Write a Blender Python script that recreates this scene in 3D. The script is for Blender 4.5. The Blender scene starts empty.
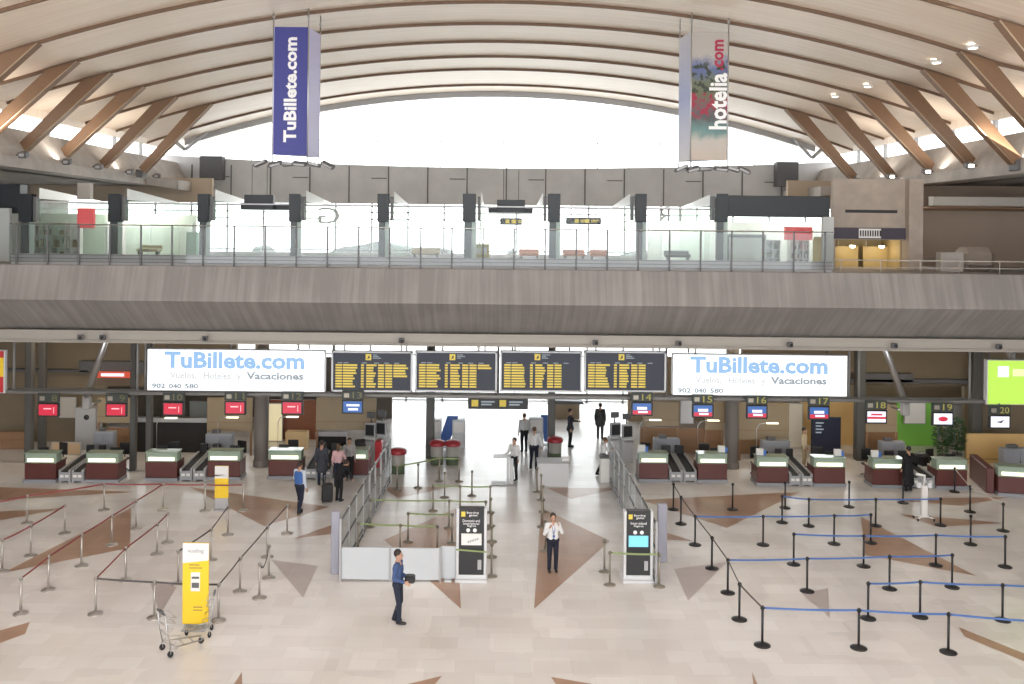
import bpy, bmesh, math, random
from mathutils import Vector, Matrix, Euler
random.seed(7)
R = math.radians
COL = bpy.context.scene.collection
SC = bpy.context.scene
# ------------------------------------------------------------------ camera geometry
F = 930.0; CX, CY = 499.0, 230.0; H = 10.0; TILT = 0.0103
SA, CA = math.sin(TILT), math.cos(TILT)
def W(px, py, D):
    dx, dy = px - CX, py - CY
    return Vector(((dx*CA + dy*SA)*D/F, D, H + (dx*SA - dy*CA)*D/F))
def FL(px, py, z=0.0):
    dx, dy = px - CX, py - CY
    c = dx*SA - dy*CA
    D = (z - H)*F/c
    return Vector(((dx*CA + dy*SA)*D/F, D, z))
def rect(x0, y0, x1, y1, D):
    c = W((x0+x1)/2, (y0+y1)/2, D); k = D/F
    return c.x-(x1-x0)*k/2, c.x+(x1-x0)*k/2, c.z-(y1-y0)*k/2, c.z+(y1-y0)*k/2
# ------------------------------------------------------------------ materials
MATS = {}
def mat(name, col, rough=0.5, metal=0.0, emit=0.0, var=0.0, scale=6.0, ecol=None, stretch=None, bump=0.0):
    if name in MATS: return MATS[name]
    m = bpy.data.materials.new(name); m.use_nodes = True
    nt = m.node_tree; b = nt.nodes['Principled BSDF']
    b.inputs['Base Color'].default_value = (*col, 1); b.inputs['Roughness'].default_value = rough
    b.inputs['Metallic'].default_value = metal
    if emit:
        b.inputs['Emission Color'].default_value = (*(ecol or col), 1); b.inputs['Emission Strength'].default_value = emit
    if var or bump:
        tc = nt.nodes.new('ShaderNodeTexCoord'); mp = nt.nodes.new('ShaderNodeMapping')
        nz = nt.nodes.new('ShaderNodeTexNoise'); nz.inputs['Scale'].default_value = scale; nz.inputs['Detail'].default_value = 5
        if stretch: mp.inputs['Scale'].default_value = stretch
        nt.links.new(tc.outputs['Object'], mp.inputs[0]); nt.links.new(mp.outputs[0], nz.inputs['Vector'])
        if var:
            mx = nt.nodes.new('ShaderNodeMix'); mx.data_type = 'RGBA'
            mx.inputs[6].default_value = (*[c*(1-var) for c in col], 1); mx.inputs[7].default_value = (*[min(1, c*(1+var)) for c in col], 1)
            nt.links.new(nz.outputs['Fac'], mx.inputs[0]); nt.links.new(mx.outputs[2], b.inputs['Base Color'])
        if bump:
            bp = nt.nodes.new('ShaderNodeBump'); bp.inputs['Strength'].default_value = bump
            nt.links.new(nz.outputs['Fac'], bp.inputs['Height']); nt.links.new(bp.outputs[0], b.inputs['Normal'])
    MATS[name] = m; return m
def glass(name, tint, refl=0.08):
    m = bpy.data.materials.new(name); m.use_nodes = True; nt = m.node_tree; nt.nodes.clear()
    o = nt.nodes.new('ShaderNodeOutputMaterial'); mx = nt.nodes.new('ShaderNodeMixShader')
    t = nt.nodes.new('ShaderNodeBsdfTransparent'); g = nt.nodes.new('ShaderNodeBsdfGlossy')
    t.inputs[0].default_value = (*tint, 1); g.inputs['Roughness'].default_value = 0.03
    mx.inputs[0].default_value = refl
    nt.links.new(t.outputs[0], mx.inputs[1]); nt.links.new(g.outputs[0], mx.inputs[2]); nt.links.new(mx.outputs[0], o.inputs[0])
    MATS[name] = m; return m
def nodes_of(m): return m.node_tree.nodes, m.node_tree.links
# floor tiles
def floor_mat(name, c1, c2, c3, rough):
    m = mat(name, c1, rough); n, l = nodes_of(m); b = n['Principled BSDF']
    tc = n.new('ShaderNodeTexCoord'); br = n.new('ShaderNodeTexBrick')
    br.inputs['Scale'].default_value = 1.0; br.inputs['Color1'].default_value = (*c1, 1); br.inputs['Color2'].default_value = (*c2, 1)
    br.inputs['Mortar'].default_value = (*c3, 1); br.inputs['Mortar Size'].default_value = 0.006
    br.inputs['Brick Width'].default_value = 0.9; br.inputs['Row Height'].default_value = 0.6
    nz = n.new('ShaderNodeTexNoise'); nz.inputs['Scale'].default_value = 0.35; nz.inputs['Detail'].default_value = 6
    mx = n.new('ShaderNodeMix'); mx.data_type = 'RGBA'; mx.blend_type = 'MULTIPLY'; mx.inputs[0].default_value = 1
    rp = n.new('ShaderNodeValToRGB'); rp.color_ramp.elements[0].position = .3; rp.color_ramp.elements[0].color = (.90, .885, .87, 1)
    rp.color_ramp.elements[1].position = .7; rp.color_ramp.elements[1].color = (1, 1, 1, 1)
    l.new(tc.outputs['Object'], br.inputs['Vector']); l.new(tc.outputs['Object'], nz.inputs['Vector'])
    l.new(nz.outputs['Fac'], rp.inputs[0]); l.new(br.outputs['Color'], mx.inputs[6]); l.new(rp.outputs[0], mx.inputs[7])
    v2 = n.new('ShaderNodeTexVoronoi'); v2.distance = 'CHEBYCHEV'; v2.inputs['Scale'].default_value = .9; v2.inputs['Randomness'].default_value = .55; l.new(tc.outputs['Object'], v2.inputs['Vector'])
    hs = n.new('ShaderNodeSeparateColor'); l.new(v2.outputs['Color'], hs.inputs[0])
    r2 = n.new('ShaderNodeMapRange'); r2.inputs['To Min'].default_value = .90; r2.inputs['To Max'].default_value = 1.0; l.new(hs.outputs[0], r2.inputs['Value'])
    m2_ = n.new('ShaderNodeVectorMath'); m2_.operation = 'SCALE'; l.new(mx.outputs[2], m2_.inputs[0]); l.new(r2.outputs[0], m2_.inputs['Scale'])
    l.new(m2_.outputs[0], b.inputs['Base Color'])
    return m
M_FLOOR = floor_mat('polished_stone', (.82, .785, .765), (.90, .88, .87), (.80, .765, .745), .25)
M_TRI = floor_mat('brown_stone', (.43, .27, .185), (.48, .31, .22), (.39, .25, .17), .28)
M_TRIG = floor_mat('mauve_stone', (.50, .44, .42), (.54, .47, .45), (.48, .42, .40), .32)
# ceiling wood: narrow boards running along Y... following X arc
m = mat('ceiling_boards', (.62, .50, .39), .38); n, l = nodes_of(m)
tc = n.new('ShaderNodeTexCoord'); mp = n.new('ShaderNodeMapping'); mp.inputs['Scale'].default_value = (.12, 3.2, .12)
nz = n.new('ShaderNodeTexNoise'); nz.inputs['Scale'].default_value = 2.2; nz.inputs['Detail'].default_value = 4
rp = n.new('ShaderNodeValToRGB'); rp.color_ramp.elements[0].position = .3; rp.color_ramp.elements[0].color = (.74, .61, .49, 1)
rp.color_ramp.elements[1].position = .75; rp.color_ramp.elements[1].color = (.84, .74, .63, 1)
l.new(tc.outputs['Object'], mp.inputs[0]); l.new(mp.outputs[0], nz.inputs['Vector']); l.new(nz.outputs['Fac'], rp.inputs[0])
l.new(rp.outputs[0], n['Principled BSDF'].inputs['Base Color']); M_CEIL = m
def concrete(name, c, s=(1.6, 1, .12), var=.22):
    m = mat(name, c, .8); n, l = nodes_of(m)
    tc = n.new('ShaderNodeTexCoord'); mp = n.new('ShaderNodeMapping'); mp.inputs['Scale'].default_value = s
    nz = n.new('ShaderNodeTexNoise'); nz.inputs['Scale'].default_value = 1.6; nz.inputs['Detail'].default_value = 8; nz.inputs['Roughness'].default_value = .62
    n2 = n.new('ShaderNodeTexNoise'); n2.inputs['Scale'].default_value = .5; n2.inputs['Detail'].default_value = 3
    md = n.new('ShaderNodeMath'); md.operation = 'ADD'
    rp = n.new('ShaderNodeValToRGB'); rp.color_ramp.elements[0].position = .7; rp.color_ramp.elements[1].position = 1.3 if False else 1.0
    rp.color_ramp.elements[0].color = (*[v*(1-var) for v in c], 1); rp.color_ramp.elements[1].color = (*[v*(1+var) for v in c], 1)
    l.new(tc.outputs['Object'], mp.inputs[0]); l.new(mp.outputs[0], nz.inputs['Vector']); l.new(tc.outputs['Object'], n2.inputs['Vector'])
    mul = n.new('ShaderNodeMath'); mul.operation = 'MULTIPLY_ADD'; mul.inputs[1].default_value = .6
    l.new(n2.outputs['Fac'], mul.inputs[0]); l.new(nz.outputs['Fac'], mul.inputs[2]); l.new(mul.outputs[0], rp.inputs[0])
    l.new(rp.outputs[0], n['Principled BSDF'].inputs['Base Color']); return m
M_CON = concrete('board_marked_concrete', (.25, .232, .22), (2.6, .1, .10), .17)
M_CON2 = concrete('pale_concrete', (.44, .41, .385), (1, 1, 1), .12)
M_BAND = concrete('grey_wall_panels', (.58, .575, .58), (.5, .5, .5), .06)
M_WOOD = mat('glulam_timber', (.20, .115, .065), .5, var=.16, scale=5, stretch=(1, 1, 6))
M_RIB = mat('rib_timber', (.15, .088, .052), .6, var=.1)
M_STEEL = mat('brushed_steel', (.55, .55, .55), .35, .85)
M_GREY = mat('grey_paint', (.42, .42, .43), .45)
M_LGREY = mat('light_grey_panel', (.66, .67, .69), .4)
M_DGREY = mat('dark_grey_paint', (.12, .12, .125), .5)
M_BLACK = mat('black_plastic', (.02, .02, .022), .4)
M_WHITE = mat('white_paint', (.8, .79, .77), .45)
M_BEAM = mat('beige_beam', (.38, .35, .31), .6)
M_MAROON = mat('maroon_laminate', (.12, .036, .032), .35, var=.12, scale=3)
M_MIRR = mat('greenish_glass_case', (.33, .42, .34), .15)
M_LITE = mat('lit_strip', (.8, .77, .6), .4, emit=.85, ecol=(1, .97, .72))
M_WALLW = mat('back_wall_wood', (.22, .17, .11), .6, var=.12, scale=1.2)
M_WALLB = mat('beige_partition', (.34, .265, .17), .6, var=.08, scale=1.5)
M_BROWN = mat('brown_panel', (.30, .17, .09), .5, var=.15, scale=2)
M_YWALL = mat('warm_yellow_wall', (.72, .48, .20), .6, var=.08, scale=1.5)
M_GREEN = mat('bright_green_wall', (.25, .62, .10), .5)
M_RED = mat('signal_red', (.55, .03, .04), .4)
M_POSTS = mat('satin_steel_post', (.50, .47, .44), .35, .7)
M_BRZ = mat('bronze_post', (.33, .30, .25), .4, .6)
M_BRED = mat('red_belt', (.27, .06, .06), .6)
M_BBLUE = mat('blue_belt', (.07, .15, .38), .6)
M_BGRN = mat('green_belt', (.27, .34, .14), .6)
M_BDARK = mat('dark_belt', (.09, .08, .08), .6)
M_BWHT = mat('pale_belt', (.62, .58, .52), .6)
M_YEL = mat('yellow_print', (.88, .60, .03), .45)
M_SCR = mat('navy_screen', (.02, .023, .035), .5, emit=.05, ecol=(.10, .12, .2))
M_SYEL = mat('amber_glyph', (.60, .46, .06), .4, emit=.16, ecol=(.9, .68, .10))
M_SRED = mat('rose_screen', (.2, .01, .02), .3, emit=.38, ecol=(.85, .03, .08))
M_SBLU = mat('blue_screen', (.02, .06, .2), .3, emit=.26, ecol=(.05, .2, .62))
M_SWHT = mat('white_screen', (.5, .52, .6), .3, emit=.5, ecol=(.85, .88, 1))
M_LBOX = mat('lightbox_white', (.6, .62, .65), .4, emit=.62, ecol=(.94, .97, 1))
M_LBGRN = mat('lightbox_green', (.10, .2, .03), .4, emit=1.0, ecol=(.31, .48, .06))
M_TBLUE = mat('letter_blue', (.03, .08, .15), .4, emit=1, ecol=(.18, .29, .45))
M_TGREY = mat('letter_pale_grey', (.04, .04, .04), .4, emit=1, ecol=(.17, .20, .22))
M_NAVY = mat('navy_banner_fabric', (.045, .05, .25), .55)
M_LAV = mat('lavender_banner_fabric', (.55, .56, .80), .55)
M_TWHT = mat('letter_white', (.85, .85, .85), .5)
M_MAG = mat('letter_crimson', (.38, .02, .06), .5)
M_LEAF = mat('leaf_green', (.06, .16, .05), .6, var=.3)
M_RUBBER = mat('conveyor_rubber', (.015, .015, .017), .55)
M_BLUEP = mat('blue_plastic', (.05, .13, .42), .4)
M_LAMP = mat('lamp_glow', (1, .95, .85), .4, emit=9, ecol=(1, .93, .8))
G_CLEAR = glass('clear_glass', (.97, .98, .97), .012)
G_GREEN = glass('greenish_glass', (.93, .965, .94), .02)
G_FENCE = glass('fence_glass', (.86, .88, .885), .03)
# ------------------------------------------------------------------ mesh builder
class MB:
    def __init__(s): s.v = []; s.f = []; s.m = []; s.smooth = []
    def add(s, vs, fs, mi=0, sm=False):
        o = len(s.v); s.v += [tuple(v) for v in vs]
        for f in fs: s.f.append([o+i for i in f]); s.m.append(mi); s.smooth.append(sm)
        return s
    def box(s, x0, x1, y0, y1, z0, z1, mi=0, M=None):
        vs = [Vector((x, y, z)) for x in (x0, x1) for y in (y0, y1) for z in (z0, z1)]
        if M is not None: vs = [M @ v for v in vs]
        return s.add(vs, [(0, 1, 3, 2), (4, 6, 7, 5), (0, 4, 5, 1), (2, 3, 7, 6), (0, 2, 6, 4), (1, 5, 7, 3)], mi)
    def bbox(s, x0, x1, y0, y1, z0, z1, b=.01, mi=0, M=None):   # box with chamfered edges
        bm = bmesh.new(); bmesh.ops.create_cube(bm, size=1)
        for v in bm.verts: v.co = Vector(((x0+x1)/2 + v.co.x*(x1-x0), (y0+y1)/2 + v.co.y*(y1-y0), (z0+z1)/2 + v.co.z*(z1-z0)))
        b = min(b, .45*min(abs(x1-x0), abs(y1-y0), abs(z1-z0)))
        bmesh.ops.bevel(bm, geom=bm.edges[:], offset=b, segments=1, affect='EDGES')
        vs = [v.co.copy() for v in bm.verts]
        if M is not None: vs = [M @ v for v in vs]
        s.add(vs, [[v.index for v in f.verts] for f in bm.faces], mi); bm.free(); return s
    def tube(s, pts, r, seg=8, mi=0, sm=True, caps=True):
        pts = [Vector(p) for p in pts]; rs = r if isinstance(r, (list, tuple)) else [r]*len(pts)
        vs = []; fs = []
        for i, p in enumerate(pts):
            d = (pts[min(i+1, len(pts)-1)] - pts[max(i-1, 0)]).normalized()
            a = d.cross(Vector((0, 0, 1)));
            if a.length < 1e-3: a = Vector((1, 0, 0))
            a.normalize(); b = d.cross(a)
            for k in range(seg):
                t = 2*math.pi*k/seg; vs.append(p + (a*math.cos(t) + b*math.sin(t))*rs[i])
        for i in range(len(pts)-1):
            for k in range(seg):
                fs.append((i*seg+k, i*seg+(k+1) % seg, (i+1)*seg+(k+1) % seg, (i+1)*seg+k))
        s.add(vs, fs, mi, sm)
        if caps:
            o = len(s.v)-len(vs)
            s.f.append([o+k for k in range(seg)][::-1]); s.m.append(mi); s.smooth.append(False)
            s.f.append([o+(len(pts)-1)*seg+k for k in range(seg)]); s.m.append(mi); s.smooth.append(False)
        return s
    def lathe(s, prof, c=(0, 0, 0), seg=20, mi=0, sm=True):
        vs = []; fs = []
        for (r, z) in prof:
            for k in range(seg):
                t = 2*math.pi*k/seg; vs.append((c[0]+r*math.cos(t), c[1]+r*math.sin(t), c[2]+z))
        for i in range(len(prof)-1):
            for k in range(seg): fs.append((i*seg+k, i*seg+(k+1) % seg, (i+1)*seg+(k+1) % seg, (i+1)*seg+k))
        s.add(vs, fs, mi, sm); return s
    def ball(s, c, r, seg=12, rings=8, mi=0, sc=(1, 1, 1)):
        vs = []; fs = []
        for i in range(rings+1):
            ph = math.pi*i/rings
            rr = max(math.sin(ph), .001)
            for k in range(seg):
                t = 2*math.pi*k/seg
                vs.append((c[0]+r*sc[0]*rr*math.cos(t), c[1]+r*sc[1]*rr*math.sin(t), c[2]-r*sc[2]*math.cos(ph)))
        for i in range(rings):
            for k in range(seg): fs.append((i*seg+k, i*seg+(k+1) % seg, (i+1)*seg+(k+1) % seg, (i+1)*seg+k))
        s.add(vs, fs, mi, True); return s
    def prism(s, poly, axis, a0, a1, mi=0):   # poly in the 2 other axes, extruded along axis
        def P(p, t):
            if axis == 'y': return (p[0], t, p[1])
            if axis == 'x': return (t, p[0], p[1])
            return (p[0], p[1], t)
        n = len(poly); vs = [P(p, a0) for p in poly] + [P(p, a1) for p in poly]
        fs = [list(range(n))[::-1], list(range(n, 2*n))] + [(i, (i+1) % n, n+(i+1) % n, n+i) for i in range(n)]
        return s.add(vs, fs, mi)
    def mesh(s, name, mats):
        me = bpy.data.meshes.new(name); me.from_pydata(s.v, [], s.f)
        for mm in (mats if isinstance(mats, (list, tuple)) else [mats]): me.materials.append(mm)
        me.polygons.foreach_set('material_index', s.m); me.polygons.foreach_set('use_smooth', s.smooth)
        bm = bmesh.new(); bm.from_mesh(me); bmesh.ops.recalc_face_normals(bm, faces=bm.faces[:]); bm.to_mesh(me); bm.free()
        return me
    def build(s, name, mats, parent=None, label=None):
        o = bpy.data.objects.new(name, s.mesh(name, mats)); COL.objects.link(o)
        if parent is not None: o.parent = parent
        if label: o['label'] = label
        return o
def tag(o, label, cat, group=None, kind=None):
    if label: o['label'] = label
    if cat: o['category'] = cat
    if group: o['group'] = group
    if kind: o['kind'] = kind
    return o
def thing(name, label, cat, loc=(0, 0, 0), rz=0, group=None):
    o = bpy.data.objects.new(name, None); COL.objects.link(o); o.empty_display_size = .2
    o.location = loc; o.rotation_euler = (0, 0, rz); return tag(o, label, cat, group)
def struct(name, mb, mats, label=None, parent=None):
    o = mb.build(name, mats, parent)
    if parent is None: o['kind'] = 'structure'
    if label: o['label'] = label
    return o
def copy_tree(o, parent=None):
    c = o.copy(); COL.objects.link(c)
    if parent is not None: c.parent = parent
    for ch in list(o.children): copy_tree(ch, c)
    return c
ORD = ['first', 'second', 'third', 'fourth', 'fifth', 'sixth', 'seventh', 'eighth', 'ninth', 'tenth', 'eleventh', 'twelfth']
# ------------------------------------------------------------------ lettering (built-in font as thin meshes)
TXT = {}
def text_mesh(s, bold=0.0):
    key = (s, bold)
    if key in TXT: return TXT[key]
    cu = bpy.data.curves.new('t', 'FONT'); cu.body = s; cu.size = 1; cu.extrude = .02; cu.offset = bold; cu.resolution_u = 2
    ob = bpy.data.objects.new('t', cu); COL.objects.link(ob); bpy.context.view_layer.update()
    dg = bpy.context.evaluated_depsgraph_get(); me = bpy.data.meshes.new_from_object(ob.evaluated_get(dg))
    vs = [v.co.copy() for v in me.vertices]; fs = [list(p.vertices) for p in me.polygons]
    bpy.data.objects.remove(ob); bpy.data.curves.remove(cu); bpy.data.meshes.remove(me)
    x0 = min(v.x for v in vs); x1 = max(v.x for v in vs); y0 = min(v.y for v in vs); y1 = max(v.y for v in vs)
    vs = [((v.x-x0)/(x1-x0), (v.y-y0)/(y1-y0), v.z) for v in vs]
    TXT[key] = (vs, fs); return TXT[key]
def text(mb, s, x0, x1, z0, z1, y, mi=0, bold=.0, vertical=False, mirror=False, depth=.012):
    vs, fs = text_mesh(s, bold); out = []
    for (a, b, c) in vs:
        if mirror: a = 1-a
        yy = y - (c+.02)/.04*depth
        if vertical: out.append((x1 - b*(x1-x0), yy, z0 + a*(z1-z0)))
        else: out.append((x0 + a*(x1-x0), yy, z0 + b*(z1-z0)))
    mb.add(out, fs, mi)
# ================================================================== SETTING
YE = 54.0          # end wall distance
def roofz(x, y=40.0):
    k = .0090 + max(0, min(35.8-y, 5.5))*.00033
    z = 18.0 - k*x*x
    return max(z, 14.5 + (19.6-abs(x))*.22) if abs(x) > 14.5 else z
# floor with inlaid triangles in one mesh
fm = MB(); fm.box(-26, 26, -12, YE+.3, -.3, 0, 0)
TRI = [([(534, 609), (541, 508), (610, 541)], 1), ([(384, 540), (456, 508), (461, 609)], 1), ([(546, 488), (622, 488), (571, 499)], 1),
       ([(381, 487), (452, 487), (398, 498)], 1), ([(3, 573), (131, 508), (130, 548)], 1), ([(-30, 486), (135, 492), (-30, 502)], 1), ([(-8, 522), (68, 508), (-8, 512)], 1),
       ([(-5, 645), (-5, 632), (30, 622), (25, 634)], 1), ([(189, 487), (330, 507), (264, 526)], 1), ([(292, 539), (340, 522), (340, 533)], 1),
       ([(272, 560), (318, 566), (303, 598)], 2), ([(400, 686), (442, 676), (430, 690)], 1), ([(551, 677), (592, 684), (560, 690)], 1),
       ([(652, 528), (693, 541), (668, 540)], 1), ([(674, 569), (727, 562), (688, 601)], 2), ([(640, 500), (800, 492), (727, 528)], 1),
       ([(802, 594), (828, 588), (830, 618)], 2), ([(861, 517), (976, 576), (865, 555)], 1), ([(880, 499), (1010, 497), (960, 506)], 1),
       ([(899, 514), (1006, 523), (937, 527)], 1), ([(958, 627), (1040, 660), (1040, 668), (965, 637)], 1), ([(150, 582), (178, 585), (160, 615)], 2),
       ([(752, 672), (760, 690), (754, 690)], 1), ([(234, 684), (242, 672), (242, 690)], 1)]
for poly, mi in TRI:
    pts = [FL(x, y) for x, y in poly]; n_ = len(pts)
    fm.add([(p.x, p.y, .004) for p in pts], [list(range(n_))], mi)
struct('floor', fm, [M_FLOOR, M_TRI, M_TRIG])
hm_ = MB(); pts_ = [(-70, -.05)]
for k in range(60): pts_.append((-70+k*2.4, 6.0+1.6*math.sin(k*.35)+random.uniform(-.5, .7) if k % 5 else 7.4))
pts_.append((73, -.05)); hm_.prism(pts_, 'y', 130, 138)
struct('skyline', hm_, mat('distant_grey', (.15, .155, .15), .9))
gm = MB(); gm.box(-60, 60, YE+.3, 140, -.35, -.03)
struct('ground_outside', gm, mat('pale_forecourt', (.75, .74, .72), .8))
# roof shell
rm = MB(); N = 48; XR = 19.6
xs = [-XR + 2*XR*i/N for i in range(N+1)]; ys = [-12 + (YE+2+12)*j/40 for j in range(41)]
vs = []
for dz in (0, .35):
    for y in ys:
        for x in xs: vs.append((x, y, roofz(x, y)+dz))
nx = N+1; ny = 41; fs = []
for k in range(2):
    o = k*nx*ny
    for j in range(ny-1):
        for i in range(N): fs.append((o+j*nx+i, o+j*nx+i+1, o+(j+1)*nx+i+1, o+(j+1)*nx+i))
rm.add(vs, fs, 0, True)
struct('ceiling', rm, M_CEIL)
# ribs: arches across
def arch(mb, y, w, d, x0=-19.4, x1=19.4, n=40, z=0.0, mi=0):
    vs = []; fs = []
    for i in range(n+1):
        x = x0 + (x1-x0)*i/n; zt = roofz(x, y)+.02+z
        for (yy, zz) in ((y-w/2, zt), (y+w/2, zt), (y+w/2, zt-d), (y-w/2, zt-d)): vs.append((x, yy, zz))
    for i in range(n):
        for k in range(4): fs.append((i*4+k, i*4+(k+1) % 4, (i+1)*4+(k+1) % 4, (i+1)*4+k))
    fs.append((0, 1, 2, 3)); e = n*4; fs.append((e+3, e+2, e+1, e))
    mb.add(vs, fs, mi, False)
RIBY = [46 - 3.4*i for i in range(0, 11)]
for i, y in enumerate(RIBY):
    b_ = MB(); arch(b_, y, .09, .13)
    struct('trim_%d' % (i+1), b_, M_RIB)
b_ = MB(); arch(b_, 51.0, .14, .12); struct('trim_12', b_, M_RIB)
b_ = MB(); arch(b_, YE-.25, .2, .34, -18.2, 18.2); struct('trim_13', b_, M_GREY)
# timber struts
tops_l = [(212.6, 103.7), (177.7, 94.7), (145, 81.4), (112, 69.8), (78.7, 56.5), (40, 42)]
bots_l = [(141, 173), (101, 167.8), (59.8, 159.5), (18, 154.5), (-28, 150), (-80, 145)]
tops_r = [(784.6, 109.6), (820, 101), (853, 89.7), (887, 79.7), (921.5, 68), (958, 54.8), (996, 39.9)]
bots_r = [(855, 180), (893, 179), (934.5, 173), (974, 168), (1017, 164.5), (1062, 160), (1110, 155)]
for side, tops, bots in (('left', tops_l, bots_l), ('right', tops_r, bots_r)):
    sg = -1 if side == 'left' else 1
    for i, (t, b) in enumerate(zip(tops, bots)):
        y = RIBY[i]
        T = W(*t, y); B = W(*b, y)
        T.z = roofz(T.x, y) - .12
        d = (T-B).normalized(); nrm = Vector((d.z*sg, 0, -d.x*sg))   # outward (towards side wall / up)
        o = thing('timber_strut', '%s timber strut counting from the far arched window, on the %s side of the roof' % (ORD[i], side), 'timber strut',
                  (B.x, y, B.z), 0, 'timber struts along the %s eave' % side)
        L = (T-B).length
        mb = MB(); poly = []
        A = Vector((0, 0, 0))
        tv = T - B
        w0, w1 = .22, .62
        base = [A + nrm*w0 + d*.15, A - nrm*w0*.7 + d*.15]
        # inner edge ends exactly under rib at T, outer edge reaches rib further outwards
        xi = tv.x; zi = tv.z
        outer = Vector((T.x + sg*1.05, 0, roofz(T.x + sg*1.05, y) - .1)); outer = Vector((outer.x-B.x, 0, outer.z-B.z))
        p = [base[1], Vector((tv.x, 0, tv.z)), outer, base[0]]
        mb.prism([(q.x, q.z) for q in p], 'y', -.17, .17, 0)
        mb.build('beam', M_WOOD, o)
        sb = MB();                                                     # pale steel edging along the beam's inner edge
        q0 = p[0]; q1 = p[1]
        sb.tube([(q0.x, -.19, q0.z), (q1.x, -.19, q1.z)], .022, 6)
        sb.build('edge_strip', mat('pale_edge', (.40, .30, .20), .5), o)
        fb = MB(); fb.bbox(-.16, .16, -.26, .26, -.22, .08, .03); fb.tube([(-.1, -.3, .1), (-.1, .3, .1)], .06); fb.tube([(0, 0, .05), tuple(d*.35)], .09)
        fb.build('steel_foot', M_DGREY, o)
# concrete ledge beam along both sides + upper wall + clerestory
for side, sg in (('left', -1), ('right', 1)):
    s_ = 1 if sg > 0 else -1
    mb = MB()
    sec = [(18.0*s_, 12.15), (18.0*s_, 12.55), (18.75*s_, 13.72), (19.7*s_, 13.72), (19.7*s_, 12.15)]
    mb.prism(sec, 'y', -12, YE, 0)
    mb.box(min(19.2*s_, 27*s_), max(19.2*s_, 27*s_), -12, YE, 12.15, 12.5)
    mb.prism([(18.0*s_, 12.15), (16.4*s_, 11.9), (16.4*s_, 12.4), (18.0*s_, 12.5)], 'y', 47.5, YE, 0)
    struct('trim_%d' % (20 if sg < 0 else 21), mb, M_CON2)
    mb = MB()
    for y in [RIBY[0]+3.4 - 3.4*k for k in range(0, 17)]:
        mb.box(min(19.0*s_, 19.15*s_), max(19.0*s_, 19.15*s_), y-.08, y+.08, 13.7, 14.5)
    mb.box(min(18.98*s_, 19.2*s_), max(18.98*s_, 19.2*s_), -12, 50, 14.42, roofz(19)+.1, 1)
    mb.box(min(18.98*s_, 19.2*s_), max(18.98*s_, 19.2*s_), -12, 50, 13.68, 13.75)
    o = struct('window_%d' % (1 if sg < 0 else 2), mb, [M_GREY, M_CEIL])
    g = MB(); g.box(min(19.06*s_, 19.09*s_), max(19.06*s_, 19.09*s_), -12, 50, 13.74, 14.45); struct('pane', g, G_CLEAR, parent=o)
    mb = MB(); mb.box(min(25*s_, 25.4*s_), max(25*s_, 25.4*s_), -12, YE, 0, 12.2)
    struct('wall_' + side, mb, M_CON2)
# end wall: concrete band, arch window, lower windows
def bt(x): return 13.6 + .46*(x/17.5)**2
mb = MB(); mb.prism([(-25, 11.45), (25, 11.45)] + [(25-50*i/24, min(bt(25-50*i/24), 14.3)) for i in range(25)], 'y', YE, YE+.4)
x = -24.5
px_ = 39.3*YE/F
k = -12
while k < 13:
    xx = k*px_ + .4
    mb.box(xx-.035, xx+.035, YE-.05, YE, 11.5, 13.62, 1)
    if k % 2 == 0: mb.box(xx-1.0+px_, xx+px_-.1, YE-.03, YE, 12.9, 12.96, 1)
    k += 1
struct('wall_end', mb, [M_BAND, mat('panel_joint', (.16, .155, .15), .8)])
mb = MB()
for k in range(-8, 9):
    xx = k*1.83+.2; mb.box(xx-.025, xx+.025, YE+.1, YE+.2, 13.65, roofz(xx))
for zz in (15.1,): mb.box(-17, 17, YE+.1, YE+.18, zz-.02, zz+.02)
wo = struct('window_3', mb, M_LGREY)
g = MB(); g.box(-25, 25, YE+.13, YE+.15, 13.65, 18); struct('pane', g, G_CLEAR, parent=wo)
mb = MB()
for k in range(-11, 12):
    xx = k*2.1+1.0; mb.box(xx-.05, xx+.05, YE+.05, YE+.17, 8.6, 11.45)
for zz in (8.75, 10.55, 10.95, 11.3): mb.box(-25, 25, YE+.05, YE+.15, zz-.035, zz+.035)
wo = struct('window_4', mb, M_LGREY)
g = MB(); g.box(-25, 25, YE+.1, YE+.12, 8.6, 11.45); struct('pane', g, G_CLEAR, parent=wo)
lt = MB()
for s_, a, b in (('G', 318, 340), ('R', 657, 670), ('I', 679, 682)):
    x0, x1, z0, z1 = rect(a, 207, b, 224, YE); text(lt, s_, x0, x1, z0, z1, YE+.04, mirror=True, bold=.0)
x0, x1, z0, z1 = rect(212, 213, 241, 222, YE)
struct('lettering', lt, M_GREY, parent=wo)
mb = MB()
for k in range(-11, 12):
    xx = k*2.1+1.0; mb.box(xx-.06, xx+.06, YE+.05, YE+.2, 0, 6.0)
for zz in (.08, 2.7, 4.4): mb.box(-25, 25, YE+.05, YE+.17, zz-.05, zz+.05)
wo = struct('window_5', mb, M_LGREY)
g = MB(); g.box(-25, 25, YE+.1, YE+.12, 0, 6); struct('pane', g, G_CLEAR, parent=wo)
# steel braces at window springing
for i, (a, b, c) in enumerate((((185, 150), (214, 126), 'left'), ((812, 158), (789, 133), 'right'))):
    m2 = MB(); p = W(*a, YE-.6); q = W(*b, YE-.6); m2.tube([p, q], .10); r_ = W(a[0] - (14 if i == 0 else -14), a[1]-12, YE-.6); m2.tube([p, r_], .11)
    tag(m2.build('steel_brace', M_GREY), 'steel brace tube where the arched window springs on the %s' % c, 'brace', 'braces at the ends of the arched window')
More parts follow.
